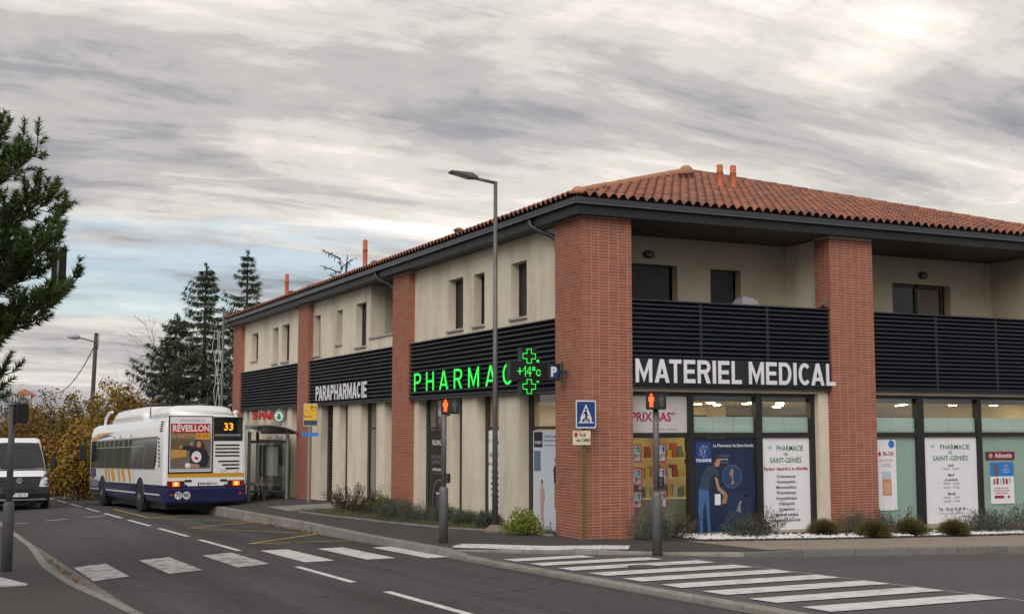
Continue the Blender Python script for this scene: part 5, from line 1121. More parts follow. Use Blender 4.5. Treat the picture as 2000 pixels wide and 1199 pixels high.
        panel('side_poster', [(10.75, .98), (11.35, .98), (11.35, 1.30), (10.75, 1.30)], BVIO, X + s * .0055)
    # rear face
    rr = Matrix.Identity(4); rear = bpy.data.objects.new('rear_panel', None)
    F = MB().box(-1.14, 1.14, -.028, .02, .92, 2.78).build('rear_panel', WHITEB, root)
    D = plane_mtx((0, -.028, 0), (1, 0, 0), (0, 0, 1))
    def rp(name, x0, x1, z0, z1, m, z=.002, t_=.004, par=None):
        o = MB().box(x0, x1, z0, z1, z, z + t_).build(name, m, par or F); o.matrix_basis = D; return o
    def rt_(s, x, z, size, m, zz_=.012, **k):
        o = text(F, s, 0, 0, size, m, 0, **k); o.matrix_basis = D @ Matrix.Translation((x, z, zz_)); return o
    def rpl(name, pts, m, z=.010): o = MB().prism(pts, z, z + .001).build(name, m, F); o.matrix_basis = D; return o
    rp('poster_frame', -1.13, .19, 1.24, 2.93, BLACK, .002, .015); rp('poster_sheet', -1.09, .15, 1.285, 2.90, WHITE, .018, .002)
    zf = .021
    rt_('MONOPRIX', -.43, 2.78, .11, GRYP, zf, xs=1.3); rp('red_band', -1.07, .10, 2.43, 2.70, REDP, .0205, .001); rt_('RÉVEILLON', -.47, 2.555, .26, WHITE, zf + .002, bold=.008, fit=1.08)
    rp('dark_band', -1.07, .13, 1.37, 2.43, flat('picture_dark', (.17, .13, .10)), .0203, .001); rt_('LA TRADITION', -.69, 2.33, .16, YELP, zf + .002, fit=.68); rp('orange_tag', -.32, .11, 2.24, 2.42, YELP, .0215, .001); rt_('DE NOËL', -.105, 2.33, .15, REDP, zf + .003, bold=.004, fit=.38)
    rpl('tree_picture', [(-1.06, 1.95), (-.55, 1.98), (-.50, 2.22), (-1.06, 2.22)], flat('fir_print', (.10, .12, .05)), zf + .0005)
    for a, b in ((-.98, 2.1), (-.80, 2.18), (-.88, 1.99), (-.66, 2.12)): rpl('bauble', disc(a, b, .035, .035, 10), REDP, zf + .002)
    rpl('gift_picture', [(-1.05, 1.68), (-.60, 1.72), (-.58, 1.92), (-1.04, 1.94)], flat('gold_print', (.55, .30, .07)), zf + .001); rpl('figure_jumper', [(-.52, 1.40), (.02, 1.42), (.08, 1.70), (.0, 1.92), (-.12, 2.0), (-.34, 2.0), (-.52, 2.06), (-.74, 2.03), (-.76, 1.96), (-.50, 1.90), (-.48, 1.60)], flat('jumper', (.015, .017, .035)), zf + .0022)
    rpl('figure_hair', [(-.38, 2.0), (-.36, 2.20), (-.27, 2.235), (-.16, 2.225), (-.08, 2.12), (-.02, 1.92), (-.12, 1.96), (-.30, 1.93)], flat('brown_hair', (.06, .03, .02)), zf + .0035); rpl('figure_face', disc(-.235, 2.09, .072, .098, 14), SKIN, zf + .005); rpl('jumper_motif', disc(-.30, 1.72, .15, .17, 12), WHITE, zf + .0035); rpl('jumper_motif', [(-.36, 1.66), (-.26, 1.62), (-.24, 1.70), (-.34, 1.74)], REDP, zf + .005)
    rpl('figure_hand', disc(-.76, 2.02, .05, .05, 10), SKIN, zf + .004); rpl('figure_hand', disc(-.46, 2.10, .05, .055, 10), SKIN, zf + .004); rpl('figure_arm', [(-.60, 1.40), (-.20, 1.40), (-.22, 1.50), (-.52, 1.54)], SKIN, zf + .004); rpl('cup_picture', disc(-.56, 1.47, .08, .08, 12), WHITE, zf + .005)
    rp('poster_caption', -1.07, .13, 1.31, 1.375, flat('caption', (.50, .52, .58)), .0207, .001)
    rp('destination_window', .21, 1.09, 2.30, 2.90, DGLASS, .002, .012); rt_('33', .66, 2.60, .31, emis('amber_display', (1, .42, .03), 1.0), .016, bold=.006); rp('white_strip', .24, 1.02, 2.33, 2.39, GRYP, .015, .003); rp('dark_strip', .21, 1.09, 2.19, 2.295, BLACK, .002, .010)
    for k in range(4): rp('vent_slot', .26, 1.00, 2.04 - .105 * k, 2.085 - .105 * k, BLACK, .002, .008)
    for k in range(3): rp('vent_slot', .36 + .11 * k, 1.00, 1.56 - .105 * k, 1.605 - .105 * k, BLACK, .002, .008)
    rp('panel_gap', .195, .205, 1.2, 2.2, GRYP, .002, .003); rp('yellow_band', -1.14, 1.14, 1.12, 1.24, BYEL, .0021, .004); rt_('6467', .93, 1.27, .06, BVIO, .004); rt_('je roule au gaz naturel', .56, 1.33, .045, GRYP, .004); rt_('et je respire', .56, 1.28, .045, GRYP, .004)
    for s in (-1, 1): rp('latch', s * .45 - .10 - (.08 if s < 0 else -.08), s * .45 + .10 - (.08 if s < 0 else -.08), .99, 1.05, BLACK, .002, .02)
    rp('plate_recess', -.55, .55, .865, .955, WHITEB, .002, .006)
    rp('number_plate', -.24, .36, .87, .985, WHITE, .009, .006); rp('plate_blue', -.24, -.20, .87, .985, BLUEP, .0155, .001); rt_('838 BEH 31', .08, .928, .105, DKP, .017, bold=.003, fit=.50)
    for s in (-1, 1):
        q = rp('tail_light', s * .90 - .25, s * .90 + .25, .84, 1.02, flat('lens_red', (.22, .012, .008), .15), .002, .03); rp('lit_lamp', s * .90 - .09, s * .90 + .11, .865, .995, emis('tail_glow', (1, .10, .015), 1.6), .033, .004); rpl('bulb_glow', disc(s * .90 + .01, .93, .045, .045, 12), emis('bulb_glow', (1, .45, .06), 5), .038); rp('reversing_lens', s * .90 + (.15 if s < 0 else -.25), s * .90 + (.25 if s < 0 else -.15), .85, 1.01, flat('lens_dark', (.06, .03, .03), .2), .033, .003)
    bm = MB().bbox(-1.19, 1.19, -.085, .02, .36, .83, .05).build('bumper', BBLUE, root); D2 = plane_mtx((0, -.085, 0), (1, 0, 0), (0, 0, 1))
    for x, s in ((-.82, '70'), (-.58, '80')):
        o = MB().prism(disc(0, 0, .118, .118, 22), .001, .004).build('speed_disc', WHITE, bm); o.matrix_basis = D2 @ Matrix.Translation((x, .60, 0))
        vs, fs = ring(.100, .112, 22); q = MB().add([(a, b, .0048) for a, b, c_ in vs], fs).build('disc_rim', DKP, o); text(o, s, 0, 0, .17, DKP, .005, .006, xs=.85)
    for s in (-1, 1): o = MB().box(-.05, .05, -.025, .025, .001, .006).build('reflector', REDP, bm); o.matrix_basis = D2 @ Matrix.Translation((s * 1.03, .62, 0))
    # roof units
    def pod(name, y0, y1, w, h, m, e0=.35, e1=.6):
        secs = []
        for y, f in ((y0, .55), (y0 + e0 * .4, .86), (y0 + e0, 1), ((y0 + y1) / 2, 1), (y1 - e1, 1), (y1 - e1 * .4, .84), (y1, .4)):
            secs.append([(w * (.97 if f > .9 else .93) * sx, y, 2.93 + h * f * sz) for sx, sz in ((-1, 0), (-1, .45), (-.93, .8), (-.72, .97), (0, 1.04), (.72, .97), (.93, .8), (1, .45), (1, 0))])
        return loft(secs).build(name, m, root, True)
    pod('gas_tank_cover', 4.3, 9.4, .98, .46, WHITEB, .5, .9); pod('cooling_unit', .5, 3.2, 1.02, .34, WHITEB)
    MB().tube([(-.9, 3.4, 2.95), (-.9, 3.4, 3.42), (.9, 3.4, 3.42), (.9, 3.4, 2.95)], .03, 6).tube([(-.88, 3.4, 3.42), (-.88, 4.6, 3.42)], .02, 5).tube([(.88, 3.4, 3.42), (.88, 4.6, 3.42)], .02, 5).build('roof_frame', flat('roof_frame_grey', (.10, .10, .11)), root)
    MB().tube([(-.95, 10.6, 2.9), (-.95, 10.35, 3.2), (-.95, 9.9, 3.34), (-.95, 9.3, 3.36)], .05, 8).tube([(.95, 10.6, 2.9), (.95, 10.35, 3.2), (.95, 9.9, 3.34), (.95, 9.3, 3.36)], .05, 8).build('cover_hoop', WHITEB, root)
    MB().lathe([(.05, 0), (.05, .12), (.09, .13), (.09, .2), (.03, .22)], n=8).build('roof_beacon', WHITEB, root, loc=(1.0, .4, 2.9))
    # mirror, windscreen
    for s in (-1, 1):
        MB().tube([(s * 1.1, 11.8, 2.5), (s * 1.42, 12.05, 2.45), (s * 1.45, 12.05, 2.2)], .025, 6).build('mirror_arm', BLACK, root); MB().bbox(s * 1.45 - .13, s * 1.45 + .13, 11.98, 12.12, 1.62, 2.22, .03).build('mirror', BLACK, root)
    MB().box(-1.1, 1.1, 11.955, 11.965, 1.15, 2.7).build('windscreen', DGLASS, root)
    return root
bus()

def van():
    c = at(36, 985, 43.5); z = zr(c.x, c.y)
    root = thing('delivery_van', 'white panel van with black grille and bumper driving towards the crossing', 'van', (c.x, c.y, z)); root.rotation_euler = (R(1.29), 0, R(180 + 1.0)); root.scale = (1.06, 1.06, 1.06)
    # origin at the front centre, local +Y forward, body runs to -Y
    def sec(y, zb, zt, wb, wm, wt, k=.06):
        return [(wb, y, zb), (wm, y, zb + (zt - zb) * .22), (wm, y, zb + (zt - zb) * .5), (wt + .02, y, zt - k * 2.2), (wt - .03, y, zt - k * .6), (wt - .16, y, zt),
                (-wt + .16, y, zt), (-wt + .03, y, zt - k * .6), (-wt - .02, y, zt - k * 2.2), (-wm, y, zb + (zt - zb) * .5), (-wm, y, zb + (zt - zb) * .22), (-wb, y, zb)]
    S = [sec(0, .42, .98, .74, .80, .70), sec(-.10, .32, 1.10, .86, .92, .84), sec(-.35, .30, 1.20, .93, .97, .90), sec(-.80, .30, 1.31, .95, .99, .93), sec(-1.25, .30, 1.78, .96, .995, .86), sec(-1.62, .30, 2.16, .96, .995, .79),
         sec(-1.85, .30, 2.31, .96, .995, .80, .07), sec(-2.3, .30, 2.40, .96, .995, .85, .08), sec(-3.5, .30, 2.42, .96, .995, .88, .08), sec(-5.75, .30, 2.41, .96, .995, .88, .08), sec(-5.85, .34, 2.36, .93, .965, .85, .08)]
    loft(S).build('body', WHITEB, root, True)
    MB().box(-.8, .8, -5.5, -.4, .18, .32).build('underbody', BLACK, root)
    def sheet(name, pts, m, par=root, off=(0, .006, .006)):
        n = len(pts); q = [(a + off[0], b + off[1], c_ + off[2]) for a, b, c_ in pts]
        return MB().add(q + [(a, b - .02, c_ - .02) for a, b, c_ in q], [tuple(range(n)), tuple(range(n, 2 * n))[::-1]] + [(i, n + i, n + (i + 1) % n, (i + 1) % n) for i in range(n)]).build(name, m, par)
    # windscreen follows the sloping face between bonnet and roof
    def ws(t): # t 0 at bonnet, 1 at roof edge
        pts = [(-.80, 1.31, .93), (-1.25, 1.78, .86), (-1.62, 2.16, .79), (-1.70, 2.21, .78)]
        i = min(2, int(t * 3)); f = t * 3 - i; return [pts[i][k] + (pts[i + 1][k] - pts[i][k]) * f for k in range(3)]
    m = MB(); n = 8
    for i in range(n + 1):
        y, zz_, w = ws(.03 + .92 * i / n); 
        m.v += [(-w + .045, y + .012, zz_ + .014), (-w * .5, y + .045, zz_ + .03), (0, y + .055, zz_ + .034), (w * .5, y + .045, zz_ + .03), (w - .045, y + .012, zz_ + .014)]
    for i in range(n):
        for k in range(4): m.f.append((i * 5 + k, i * 5 + k + 1, i * 5 + 6 + k, i * 5 + 5 + k)); m.m.append(0)
    wn = m.build('windscreen', DGLASS, root, True)
    MB().tube([(-.55, -.80, 1.39), (0, -.77, 1.40), (.5, -.80, 1.38)], .012, 5).tube([(.05, -.80, 1.39), (.45, -.90, 1.50)], .010, 5).build('wiper', BLACK, wn)
    MB().add([(-.90, -.79, 1.30), (.90, -.79, 1.30), (.88, -.70, 1.315), (-.88, -.70, 1.315), (-.90, -.79, 1.335), (.90, -.79, 1.335), (.88, -.70, 1.335), (-.88, -.70, 1.335)], [(4, 7, 6, 5), (0, 1, 2, 3), (3, 2, 6, 7), (0, 4, 5, 1)]).build('cowl', BLACK, root)
    # bumper, grille, headlights
    loft([[(x, .05 - .10 * abs(x) ** 2.2, .40), (x, .11 - .12 * abs(x) ** 2.2, .55), (x, .07 - .12 * abs(x) ** 2.2, .76), (x, -.15, .76), (x, -.15, .34)] for x in (-.97, -.85, -.6, -.3, 0, .3, .6, .85, .97)]).build('bumper', flat('bumper_black', (.022, .022, .024), .6), root)
    gr = MB().add([(-.60, .035, .76), (.60, .035, .76), (.70, -.02, 1.10), (-.70, -.02, 1.10), (-.60, -.1, .76), (.60, -.1, .76), (.70, -.16, 1.10), (-.70, -.16, 1.10)], [(0, 1, 2, 3), (3, 2, 6, 7), (0, 3, 7, 4), (1, 5, 6, 2)]).build('grille', BLACK, root)
    for k in range(4): zz_ = .80 + .082 * k; y = .035 - .055 * (zz_ - .76) / .34; w = .60 + .10 * (zz_ - .76) / .34; MB().bbox(-w, w, y - .005, y + .018, zz_, zz_ + .028, .006).build('grille_bar', flat('grille_bar_grey', (.06, .06, .065), .35), gr)
    lg = MB().lathe([(.095, 0), (.095, .012), (.08, .016)], n=20, axis='y').build('emblem', flat('chrome_dark', (.10, .11, .13), .2), gr, loc=(0, .035, .965))
    CH = mat('chrome', (.62, .64, .68), None, 3, .15, .9)
    vs, fs = ring(.078, .094, 20); MB().add([(a, .018, b) for a, b, c_ in vs], fs).build('emblem_ring', CH, lg)
    for pts in ([(-.04, .055), (-.025, .055), (0, .012), (.025, .055), (.04, .055), (.008, -.005), (-.008, -.005)], [(-.07, .02), (-.055, .025), (-.03, -.045), (0, -.01), (.03, -.045), (.055, .025), (.07, .02), (.038, -.072), (.022, -.072), (0, -.038), (-.022, -.072), (-.038, -.072)]):
        MB().add([(a, .0185, b) for a, b in pts], [tuple(range(len(pts)))]).build('emblem_letter', CH, lg)
    for s in (-1, 1):
        hl = sheet('headlight', [(s * .70, -.045, .80), (s * .90, -.13, .80), (s * .955, -.33, 1.05), (s * .93, -.36, 1.20), (s * .80, -.25, 1.18), (s * .72, -.09, 1.08)], flat('headlight_shell', (.10, .105, .11), .12), off=(s * .012, .03, .0))
        MB().lathe([(.062, 0), (.06, .02), (.03, .028)], n=14, axis='y').build('reflector', mat('headlight_reflector', (.55, .56, .58), None, 3, .15, .7), hl, loc=(s * .83, -.045, .88)); MB().lathe([(.05, 0), (.048, .02), (.03, .026)], n=14, axis='y').build('reflector', MATS['headlight_reflector'], hl, loc=(s * .87, -.11, 1.0))
        MB().tube([(s * .93, -1.0, 1.42), (s * 1.10, -.98, 1.45)], .03, 6).build('mirror_arm', BLACK, root); mr = MB().bbox(s * 1.15 - .10, s * 1.15 + .11, -1.06, -.90, 1.34, 1.70, .035).build('mirror', BLACK, root); MB().box(s * 1.15 - .08, s * 1.15 + .09, -1.068, -1.061, 1.37, 1.67).build('mirror_glass', DGLASS, mr)
        sheet('side_window', [(s * .985, -1.20, 1.36), (s * .985, -2.15, 1.36), (s * .90, -2.15, 1.98), (s * .90, -1.72, 1.98)], DGLASS, off=(s * .010, 0, 0))
        MB().bbox(s * .98 - .02, s * .98 + .02, -5.5, -1.0, .55, .72, .01).build('side_strip', BLACK, root)
        for y in (-.92, -4.55):
            P_ = [(y + .42 * math.cos(a), .36 + .42 * math.sin(a)) for a in [math.pi * i / 12 for i in range(13)]]; P_ = [(y + .42, .28)] + P_ + [(y - .42, .28)]; n_ = len(P_); X = s * 1.0
            MB().add([(X, a, b) for a, b in P_] + [(X - s * .06, a, b) for a, b in P_], [tuple(range(n_)), tuple(range(n_, 2 * n_))] + [(i, (i + 1) % n_, n_ + (i + 1) % n_, n_ + i) for i in range(n_)]).build('wheel_arch', BLACK, root)
            wheel(root, s * .90, y, .345, .22, s, RIM)
    pf = MB().bbox(-.27, .27, .095, .12, .44, .56, .006).build('number_plate', WHITE, root); o = text(pf, '877 CEC 31', 0, 0, .10, DKP, 0, .002, fit=.46); o.matrix_basis = plane_mtx((0, .122, .50), (-1, 0, 0), (0, 0, 1))
    MB().box(-.50, .50, .088, .10, .60, .70).build('lower_intake', BLACK, root)
    MB().tube([(-.50, -1.05, 1.0), (-.50, -1.08, 1.02)], .01, 5).build('badge', CH, root)
    return root
van()

# ---------------------------------------------------------------- vegetation
def fol(name, c1, c2, rough=.7, tr=.0):
    m = mat(name, c1, c2, 1.2, rough, island=.7, coords='World', spec=.25); return m
SPR = fol('spruce_needles', (.018, .032, .014), (.060, .080, .034)); PIN = fol('pine_needles', (.026, .058, .014), (.12, .16, .046)); BARK = mat('bark', (.075, .055, .042), (.045, .035, .028), 12, .95, 0, .7, 40, stretch=(1, 1, .3))
AUT1 = fol('autumn_ochre', (.085, .075, .014), (.40, .22, .035)); AUT2 = fol('autumn_brown', (.085, .050, .014), (.30, .135, .028)); AUT3 = fol('autumn_olive', (.075, .065, .014), (.22, .15, .028)); DKG = fol('dark_evergreen', (.010, .018, .010), (.03, .042, .022))
TWIG = mat('bare_twig', (.085, .065, .055), (.12, .095, .08), 10, .9); LAV = fol('grey_green_leaf', (.050, .058, .045), (.12, .13, .10)); BRN = fol('brown_shrub', (.045, .030, .020), (.10, .065, .038)); GRN = fol('bright_leaf', (.10, .15, .02), (.26, .28, .06)); GRS = fol('grass_blade', (.06, .058, .02), (.16, .13, .05)); LGR = fol('lawn_green', (.06, .10, .015), (.14, .19, .03))
def ru(r, a, b): return r.uniform(a, b)
def rdir(r):
    z = r.uniform(-1, 1); t = r.uniform(0, 2 * math.pi); s = math.sqrt(1 - z * z); return Vector((s * math.cos(t), s * math.sin(t), z))
def leaf(m, p, d, w, l, r):
    n = d.cross(rdir(r)); 
    if n.length < 1e-4: return
    n.normalize(); n *= w; o = len(m.v); e = p + d * l; c = p + d * (l * .5)
    m.v += [tuple(p), tuple(c + n), tuple(e), tuple(c - n)]; m.f.append((o, o + 1, o + 2, o + 3)); m.m.append(0)
def needle(m, p, d, w, l, r):
    n = d.cross(rdir(r))
    if n.length < 1e-4: return
    n.normalize(); n *= w; o = len(m.v); m.v += [tuple(p - n), tuple(p + n), tuple(p + d * l)]; m.f.append((o, o + 1, o + 2)); m.m.append(0)

def spruce(label, x, y, z0, h, rad, seed, start=.08, dens=1.):
    r = random.Random(seed); t = thing('spruce_tree', label, 'tree', (x, y, z0), group='tall dark spruces beyond the building')
    tr = MB().tube([(0, 0, -.3), (0, 0, h * .5), (0, 0, h)], [h * .017, h * .010, .02], 8); c = MB(); k = 0; z = h * start
    while z < h * .985:
        f = z / h; L0 = rad * (1 - f) ** .78 * (1 + .10 * math.sin(f * 17 + seed)); nb = 6 if f < .8 else 5
        for i in range(nb):
            if r.random() < .16: continue
            a = 2 * math.pi * (i + r.random() * .7) / nb + k * 1.1; L = max(.25, L0 * ru(r, .45, 1.22)); pts = []
            dr = ru(r, .14, .32) * (1.3 - f)
            for j in range(7): q = j / 6; pts.append(Vector((math.cos(a) * L * q, math.sin(a) * L * q, z - dr * L * math.sin(q * 2.5) + .22 * L * q * q * (.35 + f))))
            tr.tube(pts, [.035 * (1 - .85 * j / 6) * (h / 12) for j in range(7)], 4, cap=False)
            n = int(L * 9 * dens) + 4
            for j in range(n):
                q = (j + r.random()) / n; q = .12 + .88 * q; s = q * 6; i0 = min(5, int(s)); p = pts[i0].lerp(pts[i0 + 1], s - i0)
                side = Vector((-math.sin(a), math.cos(a), 0)) * r.choice((-1, 1)); wv = L * .24 * (1.1 - q) + .08
                for u in range(8):
                    pp = p + side * ru(r, 0, wv) + Vector((0, 0, ru(r, -.06, .03))); d = (side * ru(r, -.4, .9) + Vector((math.cos(a), math.sin(a), 0)) * ru(r, .1, .9) + Vector((0, 0, ru(r, -1.25, .05)))).normalized()
                    leaf(c, pp, d, ru(r, .014, .028), ru(r, .18, .40), r)
        z += h * .026 + .20 * (1 - f); k += 1
    for j in range(60): leaf(c, Vector((ru(r, -.04, .04), ru(r, -.04, .04), h * ru(r, .93, 1.0))), (rdir(r) + Vector((0, 0, .8))).normalized(), .03, .22, r)
    tr.build('trunk', BARK, t); c.build('crown', SPR, t)
def gz(x, y): return zbase(y) - .1
p = at(394, 900, 66); spruce('tall slim spruce standing left of the far lamp post', p.x, p.y, gz(p.x, p.y), (2440 * 0 + at(394, 513, 66).z) - gz(p.x, p.y), 4.7, 4, .06, 1.0)
p = at(338, 900, 63); spruce('shorter broad spruce overhanging the bus roof beside the tall spruce', p.x, p.y, gz(p.x, p.y), at(334, 612, 63).z - gz(p.x, p.y), 4.9, 9, .10, 1.0)
p = at(476, 900, 74); spruce('tall spruce rising behind the far end of the building roof', p.x, p.y, gz(p.x, p.y), at(476, 486, 74).z - gz(p.x, p.y), 4.6, 21, .1, .85)

def branchy(m, p, d, L, rad, depth, r, spread=.5, up=.15, tips=None):
    n = 4; pts = [p]; q = p.copy(); dd = d.copy()
    for i in range(n): dd = (dd + rdir(r) * .16 + Vector((0, 0, up * .3))).normalized(); q = q + dd * (L / n); pts.append(q.copy())
    m.tube(pts, [rad * (1 - .6 * i / n) for i in range(n + 1)], 5 if rad > .03 else 3, cap=False)
    if tips is not None: tips += pts[2:] if depth <= 1 else []
    if depth > 0:
        for k in range(3 if depth > 1 else 4):
            i = r.randint(1, n); branchy(m, pts[i], (dd + rdir(r) * spread * 1.5).normalized(), L * ru(r, .5, .75), rad * .5, depth - 1, r, spread, up, tips)
# bare birch twigs left of the spruces
p = at(345, 900, 69); t = thing('bare_tree', 'bare leafless tree with drooping twigs behind the spruces', 'tree', (p.x, p.y, gz(p.x, p.y))); r = random.Random(5); m = MB()
for k in range(6): a = ru(r, 2.2, 4.6); branchy(m, Vector((0, 0, 2 + k * .9)), Vector((math.cos(a) * .5 - .25, math.sin(a) * .3, .8)).normalized(), 2.5, .045, 3, r, .45, -.15)
MB().tube([(0, 0, -.3), (-.1, 0, 4), (.1, 0, 8)], [.16, .11, .05], 8).build('trunk', BARK, t); m.build('crown', TWIG, t)

def autumn(label, px, depth, ytop, rad, mats, seed, n=5200, name='autumn_tree', bare=True, base=None):
    r = random.Random(seed); p = at(px, 900, depth); z0 = gz(p.x, p.y); h = at(px, ytop, depth).z - z0; t = thing(name, label, 'tree', (p.x, p.y, z0), group='autumn trees along the road')
    tr = MB(); tips = []
    for k in range(5):
        a = ru(r, 0, 6.28); branchy(tr, Vector((ru(r, -.3, .3), ru(r, -.3, .3), -.2)), Vector((math.cos(a) * .35, math.sin(a) * .35, 1)).normalized(), h * .52, .07, 3, r, .55, .25, tips)
    c = MB(); cl = []
    for k in range(95):
        d = rdir(r); f = r.random() ** .45; zc = h * .5 + d.z * h * .46 * f
        w = 1 - .45 * max(0, (zc / h - .55) / .45)
        cl.append(Vector((d.x * rad * f * w, d.y * rad * f * w, max(.3, zc))))
    cl += [q for q in r.sample(tips, min(55, len(tips))) if q.z < h * 1.02]
    per = n // len(cl)
    for q in cl:
        s = ru(r, .28, .62)
        for u in range(per): leaf(c, q + rdir(r) * s * r.random() ** .5, (rdir(r) + Vector((0, 0, -.3))).normalized(), ru(r, .035, .065), ru(r, .12, .2), r)
    tr.build('trunk', TWIG, t); c.build('crown', mats, t)
AL_ = [('golden brown autumn tree beside the wooden utility pole', 225, 64, 742, 2.3, AUT1, 1), ('tall yellow autumn tree just left of the wooden utility pole', 150, 70, 762, 2.6, AUT3, 2), ('rusty autumn tree behind the white van roof', 95, 78, 770, 3.0, AUT2, 3), ('low rusty bush behind the van mirror at the verge', 125, 60, 838, 2.0, AUT2, 4), ('olive brown bush at the road verge left of the bus', 160, 54, 832, 1.7, AUT1, 5),
       ('dark ochre tree behind the bare signal pole', 50, 88, 790, 3.0, AUT3, 6), ('ochre autumn tree showing under the broad spruce', 285, 60, 778, 1.9, AUT2, 7), ('pale golden tree top between utility pole and spruces', 205, 74, 748, 2.2, AUT1, 8), ('far rusty tree at the left end of the hedge', 10, 100, 800, 3.2, AUT2, 10)]
for l_, px, dp, yt, rd, mm, sd_ in AL_: autumn(l_, px, dp, yt, rd, mm, sd_, 6500)
autumn('dark green far evergreen at the left edge behind the van', 5, 112, 766, 4.0, DKG, 15, 7000, 'evergreen_tree')
# hedge base so that the verge closes: low undergrowth
r = random.Random(8); m = MB()
for k in range(9000):
    y = ru(r, 48, 118); x = -1.9 + ru(r, 0, 2.6) + (.3 * math.sin(y)); hh = 1.6 * (1 - abs(x + .4) / 2.6); leaf(m, Vector((x, y, zbase(y) + ru(r, 0, max(.2, hh)))), (rdir(r) + Vector((0, 0, .4))).normalized(), .06, .26, r)
stuff(m.build('undergrowth', AUT3))
m = MB()
for k in range(7000):
    y = ru(r, 44, 115); x = ru(r, -2.7, -1.2); leaf(m, Vector((x, y, zbase(y) + .02)), Vector((ru(r, -.3, .3), ru(r, -.3, .3), 1)).normalized(), .02, ru(r, .12, .32), r)
stuff(m.build('verge_grass', LGR))

# cedar behind the roof: only long upper boughs show
p = at(660, 900, 52); z0 = gz(p.x, p.y); hc = at(660, 492, 52).z - z0; t = thing('cedar_tree', 'cedar with long sparse boughs showing above the roof edge', 'tree', (p.x, p.y, z0)); r = random.Random(13); tr = MB(); c = MB()
tr.tube([(0, 0, -.2), (0, 0, hc * .6), (.3, 0, hc)], [.22, .14, .02], 8)
for k in range(26):
    z = hc * (.50 + .50 * k / 26); a = k * 2.4 + ru(r, -.3, .3); L = 2.6 * (1 - .72 * (z / hc - .5) / .5) * ru(r, .7, 1.1); up = ru(r, .25, .65); pts = [Vector((math.cos(a) * L * q, math.sin(a) * L * q, z + up * L * (q - .25 * q * q))) for q in [j / 6 for j in range(7)]]
    tr.tube(pts, [.04 * (1 - .8 * j / 6) for j in range(7)], 4, cap=False)
    for j in range(int(L * 34)):
        q = r.random() ** .8; s = q * 6; i0 = min(5, int(s)); pp = pts[i0].lerp(pts[i0 + 1], s - i0); d = (rdir(r) + Vector((0, 0, -.35))).normalized(); leaf(c, pp, d, .02, ru(r, .12, .30) * (1.2 - q * .6), r)
tr.build('trunk', BARK, t); c.build('crown', SPR, t)

# near pine at the left edge of the street
def pine():
    r = random.Random(31); c0 = at(-236, 900, 15.6); x, y = c0.x, c0.y; z0 = ktl(y) + .05
    t = thing('pine_tree', 'large green pine with long needles overhanging the left pavement', 'tree', (x, y, z0)); tr = MB(); c = MB(); H = 6.95
    tr.tube([(0, 0, -.2), (.05, 0, 2.5), (-.05, .05, 5.5), (0, 0, H)], [.17, .14, .09, .02], 10)
    shoots = []
    z = 2.38; k = 0
    while z < H - .1:
        f = (z - 2.38) / (H - 2.38); Lm = 2.35 * pw([(0, .56), (.1, .78), (.22, .97), (.36, 1.0), (.52, .80), (.66, .58), (.8, .40), (1, .08)], f)
        for i in range(9):
            a = 2 * math.pi * (i + r.random() * .6) / 9 + k * .7; L = Lm * ru(r, .68, 1.08); up = ru(r, .02, .32) + .45 * f; zz_ = z + ru(r, -.25, .25); pts = []
            for j in range(7): q = j / 6; pts.append(Vector((math.cos(a) * L * q, math.sin(a) * L * q, zz_ + L * (up * q * q - .16 * math.sin(q * 3.1) * (1 - f)))))
            tr.tube(pts, [.032 * (1 - .75 * j / 6) for j in range(7)], 5, cap=False)
            ns = 14 + int(L * 17)
            for j in range(ns):
                q = .15 + .85 * (j + r.random()) / ns; s = min(5.999, q * 6); i0 = int(s); b = pts[i0].lerp(pts[i0 + 1], s - i0); od = Vector((math.cos(a), math.sin(a), 0)); sd2 = Vector((-math.sin(a), math.cos(a), 0)) * r.choice((-1, 1))
                d = (od * ru(r, .0, .8) + sd2 * ru(r, .0, .9) + Vector((0, 0, ru(r, -.25, 1.1)))).normalized(); l1 = ru(r, .10, .46) * (1.1 - .4 * q)
                e = b + d * l1; tr.tube([b, e], [.010, .006], 3, cap=False); shoots.append((e - d * .08, (d + Vector((0, 0, .75))).normalized(), ru(r, .14, .26)))
            e = pts[-1]; d = (pts[-1] - pts[-2]).normalized(); shoots.append((e - d * .1, (d + Vector((0, 0, .5))).normalized(), .30))
        z += .27; k += 1
    for p_, d, l in shoots:
        a = d.cross(Vector((.3, .2, 1))).normalized(); b = d.cross(a)
        for u in range(58):
            q = r.random(); th = ru(r, 0, 6.283); o = a * math.cos(th) + b * math.sin(th); nd = (d * ru(r, .35, 1.0) + o * ru(r, .5, 1.0)).normalized(); needle(c, p_ + d * l * q, nd, .0088, ru(r, .085, .145) * (1 - .25 * q), r)
    tr.build('trunk', BARK, t, True); c.build('crown', PIN, t)
pine()

